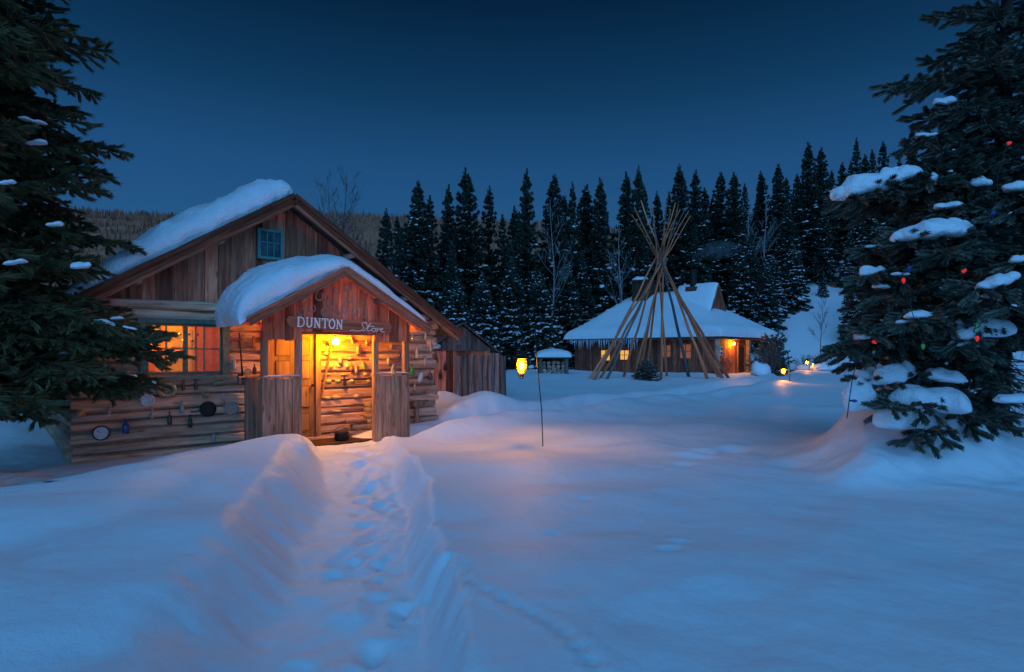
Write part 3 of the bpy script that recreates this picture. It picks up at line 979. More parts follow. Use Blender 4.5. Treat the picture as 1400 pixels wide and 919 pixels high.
def snow_slab(P, nu, nv, thick, pu=(7, 7), pv=(7, 7), bulge=0.05, seed=0, rough=0.05, freq=2.2):
    """closed snow mass on the surface P(u, v); thick(u, v) is its depth; pu, pv sharpen the four edges"""
    def cosine(n):
        return [0.5 - 0.5 * math.cos(math.pi * i / n) for i in range(n + 1)]
    U, Vv = cosine(nu), cosine(nv)
    top, bot = [], []
    C = P(0.5, 0.5)
    for u in U:
        for v in Vv:
            p = P(u, v)
            a = 2 * u - 1
            c = 2 * v - 1
            eu = max(0.0, 1 - abs(a) ** (pu[0] if a < 0 else pu[1])) ** 0.5
            ev = max(0.0, 1 - abs(c) ** (pv[0] if c < 0 else pv[1])) ** 0.5
            e = eu * ev
            k = thick(u, v)
            n = float(fbm(p.x * freq + seed, p.y * freq + p.z * 1.3, seed, 4))
            o = Vector((p.x - C.x, p.y - C.y, 0))
            o = o.normalized() if o.length else o
            q = p + Vector((0, 0, k * e * (1 + rough * 2.2 * n))) + o * (bulge * 4 * e * (1 - e) + (1 - e) * n * rough)
            top.append(q)
            bot.append(p)
    m = nv + 1
    f = [(i * m + j, (i + 1) * m + j, (i + 1) * m + j + 1, i * m + j + 1) for i in range(nu) for j in range(nv)]
    N = len(top)
    f2 = [tuple(N + k for k in reversed(q)) for q in f]
    return MB().add(top + bot, f + f2)


# snow on the store's roof: the slope away from the camera's right holds it
snow_slab(lambda u, v: Vector((E0 - 0.05 + (AP_S + 0.05 - E0) * u, -0.30 + 6.6 * v, roof_z(E0 - 0.05 + (AP_S + 0.05 - E0) * u) + 0.012)), 80, 60,
          lambda u, v: 0.17 + 0.42 * sst(0.02, 0.55, u), (4, 9), (22, 8), 0.07, 3, 0.075, 4.5).build('roof_snow', 'snow_roof', store, smooth=True)
snow_slab(lambda u, v: Vector((AP_S + 0.3 + (E1 - AP_S - 0.3) * u, 0.6 + 5.7 * v, roof_z(AP_S + 0.3 + (E1 - AP_S - 0.3) * u) + 0.012)), 14, 14,
          lambda u, v: 0.10, (4, 4), (4, 4), 0.03, 4, 0.1).build('roof_snow', 'snow_roof', store, smooth=True)


def psn(u, v):
    s = PE0 - 0.10 + (PE1 - PE0 + 0.08) * u
    k = math.sqrt((s - PA_S) ** 2 + 0.03)
    return Vector((s, -PF + 0.03 + (PF + 0.06) * v, PA_Z - PP * k + 0.055 - (0.10 * sst(0.06, 0.0, u))))


snow_slab(psn, 70, 34, lambda u, v: (0.60 - 0.34 * sst(0.05, 0.75, u) - 0.10 * sst(0.7, 1.0, u)) * (0.86 + 0.3 * v), (11, 3), (9, 14), 0.08, 9, 0.075, 3.6).build('porch_snow', 'snow_roof', store, smooth=True)
for (a0, a1) in ((P0 + 0.01, O0 - 0.02), (O1 + 0.02, P1 - 0.02)):
    snow_slab(lambda u, v: Vector((a0 + (a1 - a0) * u, -PD - 0.012 + 0.14 * v, 1.2515)), 10, 5, lambda u, v: 0.018, (5, 5), (3, 3), 0.004, 5).build('ledge_snow', 'snow_roof', store, smooth=True)

# the sign
sl, sr = on(392, 440.5, PD + 0.06), on(535, 449.5, PD + 0.06)
SGL = (sr - sl).length
sgn = empty('store_sign')
sgn.matrix_world = ST_M @ Matrix.Translation(sl) @ Matrix.Rotation(math.atan2(-(sr.z - sl.z), SGL), 4, 'Y')
tag(sgn, 'weathered plank sign lettered in white above the porch opening', 'sign')
b = MB()
b.prism([(0.0, 0.015), (0.05, -0.085), (SGL - 0.06, -0.105), (SGL - 0.01, -0.06), (SGL, 0.03), (SGL - 0.035, 0.10), (SGL * 0.6, 0.105), (SGL * 0.25, 0.112), (0.02, 0.105), (-0.005, 0.06)], -0.018, 0.016)
b.build('board', 'fascia', sgn)


def ribbon(b, pts, w, y0=-0.024, y1=-0.0185):
    for (p, q) in zip(pts[:-1], pts[1:]):
        p, q = Vector(p), Vector(q)
        d = (q - p)
        if d.length < 1e-6:
            continue
        d.normalize()
        n = Vector((-d.y, d.x)) * w * 0.5
        e = d * w * 0.32
        b.prism([tuple(p - e - n), tuple(q + e - n), tuple(q + e + n), tuple(p - e + n)], y0 + rnd.uniform(0, 0.001), y1)
    return b


def arc(cx, cz, rx, rz, a0, a1, n=9):
    return [(cx + rx * math.cos(R(a0 + (a1 - a0) * i / n)), cz + rz * math.sin(R(a0 + (a1 - a0) * i / n))) for i in range(n + 1)]


LW, LHH = 0.118, 0.16
GL = {
    'D': [([(0.02, 0), (0.02, 1)], 1.5), ([(-0.12, 0), (0.35, 0)] + [(0.35 + 0.5 * math.sin(R(t)), 0.5 - 0.5 * math.cos(R(t))) for t in range(20, 161, 20)] + [(0.35, 1), (-0.12, 1)], 1)],
    'U': [([(0.1, 1), (0.1, 0.3), (0.2, 0.08), (0.42, 0.0), (0.65, 0.08), (0.76, 0.3), (0.76, 1)], 1.25), ([(-0.08, 1), (0.28, 1)], 0.8), ([(0.6, 1), (0.92, 1)], 0.8)],
    'N': [([(0.08, 0), (0.08, 1)], 1), ([(0.08, 1), (0.78, 0)], 1.45), ([(0.78, 0), (0.78, 1)], 1), ([(-0.06, 0), (0.22, 0)], 0.8), ([(-0.06, 1), (0.12, 1)], 0.8), ([(0.64, 1), (0.92, 1)], 0.8)],
    'T': [([(0.42, 0), (0.42, 1)], 1.4), ([(-0.04, 0.82), (-0.02, 1), (0.86, 1), (0.88, 0.82)], 1), ([(0.26, 0), (0.58, 0)], 0.8)],
    'O': [([(0.43 + 0.43 * math.cos(R(t)), 0.5 + 0.5 * math.sin(R(t))) for t in range(0, 361, 24)], 1.3)],
}
x = 0.19
for k, ch in enumerate('DUNTON'):
    b = MB()
    for pts, w in GL[ch]:
        ribbon(b, [(x + px_ * LW, -0.062 + pz * LHH) for px_, pz in pts], 0.0185 * w)
    b.build('letter', 'paint_white', sgn)
    x += LW * (1.20 if ch != 'T' else 1.08)
SCR = {
    'S': [(0.86, 0.86), (0.82, 1.04), (0.66, 1.14), (0.48, 1.02), (0.44, 0.82), (0.54, 0.62), (0.62, 0.42), (0.54, 0.2), (0.3, 0.05), (0.0, 0.02), (-0.3, 0.10), (-0.55, 0.0)],
    't': [[(0.62, 0.05), (0.85, 0.4), (1.15, 1.1)], [(0.85, 0.72), (1.5, 0.70)], [(1.15, 1.1), (0.95, 0.4), (0.98, 0.12), (1.15, 0.12), (1.32, 0.35)]],
    'o': [(1.32 + 0.18 + 0.17 * math.cos(R(t)), 0.27 + 0.2 * math.sin(R(t))) for t in range(150, 520, 30)],
    'r': [(1.62, 0.45), (1.76, 0.5), (1.8, 0.3), (1.76, 0.06), (1.84, 0.34), (1.98, 0.48), (2.08, 0.40)],
    'e': [(2.04, 0.28), (2.22, 0.34), (2.30, 0.46), (2.2, 0.54), (2.10, 0.40), (2.12, 0.16), (2.26, 0.06), (2.48, 0.14)],
}
for ch, pts in SCR.items():
    b = MB()
    for ln in (pts if isinstance(pts[0], list) else [pts]):
        ribbon(b, [(1.26 + px_ * 0.235 + pz * 0.012, -0.085 + pz * 0.150) for px_, pz in ln], 0.0105)
    b.build('letter', 'paint_white', sgn)

# porch lamp
lc = on(459, 466, 0.42)
pl = empty('porch_lamp', mw=ST_M @ Matrix.Translation(lc))
tag(pl, 'bright glowing lamp hanging under the porch roof behind the sign', 'lamp')
MB().lathe([(0.001, -0.085), (0.05, -0.075), (0.075, -0.03), (0.07, 0.02), (0.035, 0.06), (0.02, 0.07)], 14).build('bulb', 'bulb', pl, smooth=True)
MB().lathe([(0.03, 0.066), (0.032, 0.11), (0.012, 0.13), (0.010, 0.75)], 8).build('stem', 'iron', pl)
# lamp on the store's far side wall, out of sight: it lights the shed
sl_ = empty('side_lamp', mw=ST_M @ Matrix.Translation((6.72, 2.3, 1.95)))
tag(sl_, 'wall lamp on the store side wall facing the shed', 'lamp')
MB().lathe([(0.001, -0.08), (0.04, -0.07), (0.055, -0.02), (0.05, 0.03), (0.02, 0.06)], 12).build('bulb', 'side_bulb', sl_, smooth=True)
MB().box(-0.22, 0.02, -0.02, 0.02, 0.058, 0.09).box(-0.235, -0.215, -0.05, 0.05, -0.05, 0.15).build('bracket', 'iron', sl_)

# ------------------------------------------------------------------ things hung on the walls
def hung(name, b, mat, loc, label, cat, group, tilt=0.0, smooth=True):
    o = b.build(name, mat, smooth=smooth, mw=ST_M @ Matrix.Translation(loc) @ Matrix.Rotation(tilt, 4, 'Y'))
    return tag(o, label, cat, group)


BOT = [(0.001, 0), (0.30, 0.005), (0.32, 0.04), (0.32, 0.56), (0.26, 0.66), (0.11, 0.76), (0.10, 0.93), (0.13, 0.94), (0.13, 1.0), (0.001, 1.0)]


def bottle(px, py, d, h, mat, label, tilt=0, fat=0.5):
    h *= 0.85
    c = on(px, py, d + 0.05)
    b = MB().lathe([(r * h * fat, (z - 0.5) * h) for r, z in BOT], 10)
    b.tube([(0, 0, h * 0.44), (0, 0.02, h * 0.56), (0, 0.055, h * 0.56)], 0.004, 4)
    return hung('bottle', b, mat, c, label, 'bottle', 'bottles hung on the store walls', tilt)


BL = [
    (172, 583, 0, 0.27, 'b_blue', 'dark blue bottle hung low on the log wall below the spruce boughs', 0, 0.62),
    (208, 565, 0, 0.21, 'b_clear', 'small pale bottle hung directly under the round enamel pan', 0, 0.5),
    (149, 561, 0, 0.15, 'b_clear', 'tiny pale bottle on the log wall above the round white dial', 0, 0.6),
    (251, 527, 0, 0.20, 'b_brown', 'reddish brown bottle just right of the straw wreath under the window', 0, 0.5),
    (268, 526, 0, 0.20, 'b_brown', 'brown bottle hung second to the right of the straw wreath', 0, 0.5),
    (249, 556, 0, 0.25, 'b_clear', 'clear glass bottle hung in the middle of the log wall below the wreath', 0, 0.5),
    (232, 572, 0, 0.25, 'b_brown', 'brown bottle on the log wall below and left of the clear bottle', 0, 0.5),
    (260, 576, 0, 0.25, 'b_dark', 'almost black bottle hung on the log wall left of the frying pan', 0, 0.5),
    (292, 598, 0, 0.20, 'b_clear', 'dull pale bottle near the ground beside the porch side boards', 0.1, 0.6),
    (320, 496, 0, 0.27, 'b_clear', 'clear bottle hung right of the lit window beside the long tool', 0.05, 0.5),
    (531, 492, 0, 0.25, 'b_clear', 'clear bottle on the log wall just above the right porch wall', 0, 0.6),
    (547, 485, 0, 0.20, 'b_blue', 'small dark blue bottle beside the right porch post', 0, 0.5),
    (564, 460, 0, 0.22, 'b_clear', 'pale bottle under the porch eave right of the gable', 0, 0.4),
    (582, 458, 0, 0.27, 'b_clear', 'slim pale bottle hung highest near the store corner', 0, 0.4),
    (570, 481, 0, 0.33, 'b_clear', 'tall clear bottle hung in the middle of the right log wall', 0, 0.45),
    (589, 474, 0, 0.26, 'b_clear', 'pale bottle hung on the very corner of the store', 0, 0.4),
    (581, 493, 0, 0.24, 'b_clear', 'pale bottle right of the green bottle near the corner', 0, 0.4),
    (563, 506, 0, 0.30, 'b_green', 'green bottle hung on the right log wall beside the porch', 0, 0.5),
    (567, 529, 0, 0.24, 'b_clear', 'pale bottle hung lowest on the right log wall', 0, 0.45),
    (588, 513, 0, 0.26, 'b_brown', 'brown bottle near the store corner low on the right wall', 0, 0.55),
    (489, 477, 0, 0.26, 'b_clear', 'clear bottle hung right of the porch lamp', 0, 0.5),
    (480, 463, 0, 0.24, 'b_clear', 'tilted clear bottle hung high beside the porch lamp', -0.35, 0.45),
    (501, 467, 0, 0.20, 'b_clear', 'small clear bottle high in the porch near the right post', 0, 0.6),
    (465, 490, 0, 0.22, 'b_clear', 'wide clear jar bottle hung below the porch lamp', 0, 0.75),
    (480, 501, 0, 0.18, 'b_orange', 'amber bottle in the middle of the porch log wall', 0, 0.7),
    (487, 504, 0, 0.22, 'b_clear', 'pale bottle next to the amber bottle in the porch', 0, 0.5),
    (496, 498, 0, 0.24, 'b_lime', 'yellow green bottle leaning on the porch log wall', -0.35, 0.5),
    (471, 520, 0, 0.22, 'b_dark', 'dark bottle low on the porch log wall', 0, 0.45),
    (348, 505, 0.06, 0.22, 'b_brown', 'amber brown bottle on the shelf between window and porch', 0, 0.6),
]
for r in BL:
    bottle(*r)


def disc_mb(r, dp, n=20):
    return MB().lathe([(0.001, 0), (r, 0.0), (r, dp * 0.7), (r * 0.86, dp), (r * 0.82, dp * 0.55), (0.001, dp * 0.5)], n, M4=Matrix.Rotation(R(90), 4, 'X'))


c = on(138, 592, 0.02)
dl = empty('round_dial', mw=ST_M @ Matrix.Translation(c))
tag(dl, 'round white dial with a dark rim low on the log wall', 'dial')
MB().lathe([(0.001, 0), (0.115, 0), (0.115, 0.03), (0.098, 0.032), (0.098, 0.018)], 22, M4=Matrix.Rotation(R(90), 4, 'X')).build('rim', 'iron', dl, smooth=False)
MB().lathe([(0.001, 0.019), (0.097, 0.019), (0.097, 0.022), (0.001, 0.023)], 22, M4=Matrix.Rotation(R(90), 4, 'X')).build('face', 'enamel', dl)
MB().box(-0.004, 0.004, -0.031, -0.027, 0, 0.07).build('hand', 'iron', dl).rotation_euler = (0, R(-50), 0)
c = on(201, 547, 0.02)
pn = empty('enamel_pan', mw=ST_M @ Matrix.Translation(c))
tag(pn, 'round pale enamel pan hung by its handle under the spruce boughs', 'pan')
disc_mb(0.105, 0.05).build('pan_bowl', 'enamel', pn)
MB().tube([(-0.06, -0.01, 0.09), (-0.085, -0.012, 0.16), (-0.10, -0.01, 0.24)], [0.012, 0.009, 0.011], 6).build('handle', 'tin', pn)
c = on(284, 559, 0.02)
pn = empty('frying_pan', mw=ST_M @ Matrix.Translation(c))
tag(pn, 'dark iron frying pan hung on the log wall near the porch', 'pan')
disc_mb(0.13, 0.05).build('pan_bowl', 'iron', pn)
MB().tube([(-0.12, -0.02, -0.02), (-0.2, -0.02, -0.035), (-0.27, -0.02, -0.03)], [0.014, 0.010, 0.013], 6).build('handle', 'iron', pn)
c = on(316, 558, 0.02)
pn = empty('griddle', mw=ST_M @ Matrix.Translation(c))
tag(pn, 'large dark round griddle with a wire bail beside the porch boards', 'pan')
disc_mb(0.125, 0.03).build('pan_bowl', 'rust', pn)
MB().tube([(-0.12 + 0.02 * math.cos(t / 10 * math.pi), -0.03, 0.02 - 0.22 * math.sin(t / 10 * math.pi)) if False else (0.17 * math.cos(R(180 + 18 * t)), -0.03, 0.02 + 0.16 * math.sin(R(180 + 18 * t))) for t in range(11)], 0.006, 5).build('bail', 'tin', pn)
c = on(228, 533, 0.05)
b = MB()
pts = [(0.115 * math.cos(R(t)), 0, 0.10 * math.sin(R(t))) for t in range(60, 60 + 421, 15)][:-4]
b.tube(pts, [0.034 + 0.006 * math.sin(i * 2.3) for i in range(len(pts))], 8)
hung('wreath', b, 'straw', c, 'straw wreath hung under the lit window', 'wreath', None)
c = on(292, 526, 0.03)
hung('wood_peg', log_mb(0.16, 0.03, 0.03, 5, 8, 3), 'straw', c, 'short pale wooden peg on the log wall below the window corner', 'peg', None, -0.3)
c = on(281, 540, 0.03)
b = MB().tube([(-0.06, 0, 0.05), (-0.01, -0.02, 0.0), (0.05, 0, -0.04)], [0.012, 0.02, 0.008], 6).tube([(0.06, 0, 0.05), (0.01, -0.02, 0.0), (-0.04, 0, -0.05)], [0.010, 0.02, 0.008], 6)
hung('bone_cross', b, 'straw', c, 'crossed antler pieces hung above the frying pan', 'antler', None)
c = on(305, 546, 0.03)
b = MB().tube([(0, 0, -0.12), (0.004, 0, 0.0), (0.012, 0, 0.10)], [0.006, 0.014, 0.010], 6).tube([(0.03, 0, -0.10), (0.02, 0, 0.0), (-0.01, 0, 0.11)], [0.006, 0.012, 0.010], 6)
hung('shears', b, 'tin', c, 'old metal shears hung between frying pan and porch', 'shears', None)
c = on(329, 488, 0.04)
b = MB().tube([(-0.02, 0, 0.42), (0.0, -0.01, 0.05), (0.03, 0, -0.32)], [0.010, 0.014, 0.018], 7).box(-0.05, 0.045, -0.012, 0.012, -0.40, -0.30, 0.004)
hung('long_tool', b, 'iron', c, 'long dark iron tool hung upright between window and porch', 'tool', None, smooth=False)
c = on(334, 514, 0.0)
hung('shelf', MB().box(-0.14, 0.26, -0.16, 0.0, -0.03, 0.0, 0.003).box(-0.12, -0.09, -0.12, 0.0, -0.12, -0.031).box(0.12, 0.15, -0.12, 0.0, -0.12, -0.031), 'grey_board', c, 'small grey plank shelf between the window and the porch', 'shelf', None, smooth=False)
c = on(338.5, 508, 0.06)
dk = empty('small_clock', mw=ST_M @ Matrix.Translation(c))
tag(dk, 'small round yellowed clock on the shelf beside the porch', 'clock')
MB().lathe([(0.001, 0), (0.055, 0), (0.055, 0.04), (0.045, 0.045), (0.044, 0.036)], 18, M4=Matrix.Rotation(R(90), 4, 'X')).build('case', 'rust', dk)
MB().lathe([(0.001, 0.037), (0.043, 0.037), (0.043, 0.039), (0.001, 0.040)], 18, M4=Matrix.Rotation(R(90), 4, 'X')).build('face', 'paper', dk)
for px, py, lab in ((340, 443, 'small wooden block nailed high beside the porch eave'), (347, 466, 'narrow wooden bracket nailed beside the porch post')):
    c = on(px, py, 0.05)
    hung('nailed_block', MB().box(-0.09, 0.07, -0.03, 0.03, -0.02, 0.02, 0.004) if py < 450 else MB().box(-0.02, 0.02, -0.03, 0.03, -0.13, 0.09, 0.004), 'fascia', c, lab, 'block', None, smooth=False)
c = on(535, 474, 0.04)
hung('tin_cup', MB().lathe([(0.001, -0.05), (0.035, -0.05), (0.04, 0.05), (0.036, 0.05), (0.03, -0.04)], 12), 'rust', c, 'small tin cup hung at the right end of the porch opening', 'cup', None)
c = on(575, 516, 0.04)
hung('pale_plate', MB().blob((0, 0, 0), 0.06, 0.02, 0.115, 8, 12, 8, 0.2, 1.0), 'enamel', c, 'crooked pale metal scoop on the right log wall', 'scoop', None, 0.45)
c = on(570, 566, 0.14)
st_ = empty('wooden_stand', mw=ST_M @ Matrix.Translation((c.x, c.y, 0)))
tag(st_, 'small grey wooden stand in the snow against the right log wall', 'stand')
MB().box(-0.15, 0.13, -0.10, 0.10, 0.50, 0.60, 0.008).build('top', 'grey_board', st_)
MB().box(-0.035, 0.035, -0.035, 0.035, -0.1, 0.499, 0.004).build('post', 'grey_board', st_)
# staff leaning in the porch, walking stick on the right panel, pots on the doorstep
b = MB().tube([(-0.20, -0.02, -0.62), (-0.10, 0.0, -0.2), (0.0, 0.01, 0.25), (0.035, 0.02, 0.42)], [0.016, 0.018, 0.018, 0.014], 7).box(-0.045, 0.075, -0.02, 0.02, 0.41, 0.47, 0.004)
hung('hoe', b, 'fascia', on(452, 500, 0.14), 'long handled hoe leaning against the porch log wall by the door frame', 'hoe', None, smooth=False)
p0, p1 = on(541, 513, PD + 0.05), on(541, 583, PD + 0.16)
b = MB().tube([p0 + Vector((-0.03, 0.02, 0.09)), p0 + Vector((0.0, 0, 0.0)), p0.lerp(p1, 0.3) + Vector((0.05, 0, 0)), p0.lerp(p1, 0.65) + Vector((0.035, 0, 0)), p1], [0.02, 0.03, 0.022, 0.020, 0.014], 8)
o = b.build('walking_stick', 'straw', smooth=True, mw=ST_M)
tag(o, 'knotted pale walking stick leaning on the right porch wall', 'stick')
c = on(538, 509, PD - 0.05)
b = MB().blob((0, 0, 0.07), 0.05, 0.05, 0.12, 4, 12, 8, 0.4, 0.9)
tag(b.build('carved_knot', 'straw', smooth=True, mw=ST_M @ Matrix.Translation((c.x, c.y, 1.25))), 'carved wooden knot standing on the right porch ledge', 'carving')
c = on(467, 594, 0.55)
pt = empty('iron_pot', mw=ST_M @ Matrix.Translation((c.x, c.y, -0.05)))
tag(pt, 'dark iron pot standing in the snow on the doorstep', 'pot')
MB().lathe([(0.001, 0.0), (0.10, 0.01), (0.135, 0.08), (0.125, 0.17), (0.14, 0.20), (0.125, 0.20), (0.11, 0.16), (0.10, 0.05)], 16).build('bowl', 'iron', pt, smooth=True)
MB().tube([(-0.14 * math.cos(R(t)), 0.03, 0.19 + 0.10 * math.sin(R(t))) for t in range(0, 181, 20)], 0.006, 5).build('bail', 'iron', pt)
for k, (px, py, ln, lab) in enumerate(((490, 588, 0.5, 'split log lying lowest on the firewood at the back of the porch'), (494, 580, 0.42, 'split log lying second in the firewood at the back of the porch'), (487, 573, 0.40, 'split log on top of the firewood at the back of the porch'))):
    c = on(px, py, 0.17)
    o = log_mb(ln, 0.055, 0.06, k + 50, 8, 4).build('firewood', 'log', smooth=True, mw=ST_M @ Matrix.Translation((c.x - ln / 2, c.y, 0.06 + 0.115 * k)))
    tag(o, lab, 'firewood', 'firewood in the porch')
for k in range(6):
    c = on(506.5, 590 - k * 9, 0.28)
    o = log_mb(0.22, 0.052, 0.05, k + 90, 8, 3, 'y').build('firewood', 'straw', smooth=True, mw=ST_M @ Matrix.Translation((c.x, c.y - 0.02, 0.055 + 0.108 * k)))
    tag(o, 'short split stick %s of the small stack by the right porch post' % ('lowest', 'second from the bottom', 'third from the bottom', 'fourth from the bottom', 'second from the top', 'topmost')[k], 'firewood', 'firewood in the porch')

# horseshoes on the porch gable
def horseshoe_mb():
    b = MB()
    pts = []
    for t in range(-65, 246, 20):
        a_ = R(t - 180 + 0)
        pts.append((0.058 * math.cos(R(t + 180 - 0)), 0.0, 0.068 * math.sin(R(t + 180))))
    v, f = [], []
    n = len(pts)
    for i, p in enumerate(pts):
        d = Vector(pts[min(i + 1, n - 1)]) - Vector(pts[max(i - 1, 0)])
        d.normalize()
        nn = Vector((d.z, 0, -d.x)) * 0.011
        p = Vector(p)
        for q in (p - nn, p + nn):
            v += [(q.x, -0.006, q.z), (q.x, 0.006, q.z)]
    for i in range(n - 1):
        a0, b0 = 4 * i, 4 * i + 4
        f += [(a0, a0 + 2, b0 + 2, b0), (a0 + 1, b0 + 1, b0 + 3, a0 + 3), (a0, b0, b0 + 1, a0 + 1), (a0 + 2, a0 + 3, b0 + 3, b0 + 2)]
    f += [(0, 1, 3, 2), (4 * n - 4, 4 * n - 2, 4 * n - 1, 4 * n - 3)]
    return b.add(v, f)


HS = horseshoe_mb().mesh('horseshoe', 'rust')
for (px, py, lab) in ((475.5, 393, 'rusty horseshoe nailed highest on the porch gable'), (461, 397, 'rusty horseshoe second highest on the porch gable'), (436.5, 405, 'rusty horseshoe in the upper left of the porch gable'), (478, 409.5, 'rusty horseshoe below the highest one on the porch gable'),
                      (452, 414, 'rusty horseshoe left of the middle of the porch gable'), (493, 415.5, 'rusty horseshoe right of the middle of the porch gable'), (427, 421.5, 'rusty horseshoe above the letter D of the sign'), (411, 426, 'leftmost rusty horseshoe just above the sign'),
                      (444, 427, 'rusty horseshoe just above the letter N of the sign'), (459, 429, 'rusty horseshoe resting above the end of the painted capitals'), (471, 423, 'rusty horseshoe in the lower middle of the porch gable'), (486, 426, 'rusty horseshoe above the start of the script word'), (498, 429, 'rightmost rusty horseshoe just above the script word')):
    c = on(px, py, PD + 0.012)
    tag(obj('horseshoe', HS, mw=ST_M @ Matrix.Translation(c) @ Matrix.Rotation(rnd.uniform(-0.25, 0.25), 4, 'Y') @ Matrix.Scale(rnd.uniform(0.9, 1.1), 4)), lab, 'horseshoe', 'horseshoes on the porch gable')

# ------------------------------------------------------------------ spruces
def brush(nn, rad, seed, wid=0.16, fwd=0.55):
    """a twig of unit length along x with nn needle tufts; returns verts (m,3), tris (k,3)"""
    g = np.random.default_rng(seed)
    v, f = [], []
    for i in range(nn):
        t = (i + 0.5) / nn
        a = i * 2.399 + g.uniform(-0.4, 0.4)
        r = rad * g.uniform(0.75, 1.15) * (1.0 - 0.45 * max(0, t - 0.6) / 0.4)
        dy, dz = math.cos(a), math.sin(a)
        p0 = np.array([t * 0.94, 0, 0])
        tip = np.array([t * 0.94 + fwd * r, dy * r, dz * r])
        sd = np.array([0.5, -dz * 0.3, dy * 0.3])
        sd = sd / np.linalg.norm(sd) * wid * rad
        k = len(v)
        v += [p0 - sd, p0 + sd, tip]
        f.append((k, k + 1, k + 2))
    k = len(v)
    v += [np.array([0, 0.02 * rad, 0.08 * rad]), np.array([0, -0.02 * rad, -0.08 * rad]), np.array([1.0, 0, 0])]
    f.append((k, k + 1, k + 2))
    return np.array(v), np.array(f)


def stamp(tv, tf, O, D, L, Rr, up=None):
    """place the twig template at every origin O along D, scaled L along and Rr across"""
    D = D / np.linalg.norm(D, axis=1, keepdims=True)
    ref = np.tile(np.array([0.13, 0.21, 0.97]), (len(O), 1))
    S = np.cross(ref, D)
    n = np.linalg.norm(S, axis=1, keepdims=True)
    S = S / np.maximum(n, 1e-6)
    U = np.cross(D, S)
    V = O[:, None, :] + D[:, None, :] * (tv[None, :, 0, None] * L[:, None, None]) + S[:, None, :] * (tv[None, :, 1, None] * Rr[:, None, None]) + U[:, None, :] * (tv[None, :, 2, None] * Rr[:, None, None])
    Fc = tf[None] + (np.arange(len(O)) * len(tv))[:, None, None]
    return V.reshape(-1, 3), Fc.reshape(-1, 3)


def fleck():
    """small flattened snow cap, x along the twig"""
    v = [(-0.5, 0, 0), (0, -0.5, 0), (0.5, 0, 0), (0, 0.5, 0), (-0.22, -0.2, 0.30), (0.25, -0.22, 0.26), (0.22, 0.22, 0.30), (-0.24, 0.2, 0.24)]
    f = [(0, 1, 4), (1, 5, 4), (1, 2, 5), (2, 6, 5), (2, 3, 6), (3, 7, 6), (3, 0, 7), (0, 4, 7), (4, 5, 6), (4, 6, 7)]
    return np.array(v), np.array(f)


def branch_axis(base, az, L, rise, droop, n=9):
    h = np.array([math.cos(az), math.sin(az), 0])
    t = np.linspace(0, 1, n)
    z = L * (rise * t - droop * t ** 1.6 + 0.20 * droop * t ** 4)
    return base[None] + h[None] * (L * t)[:, None] + np.array([0, 0, 1])[None] * z[:, None]


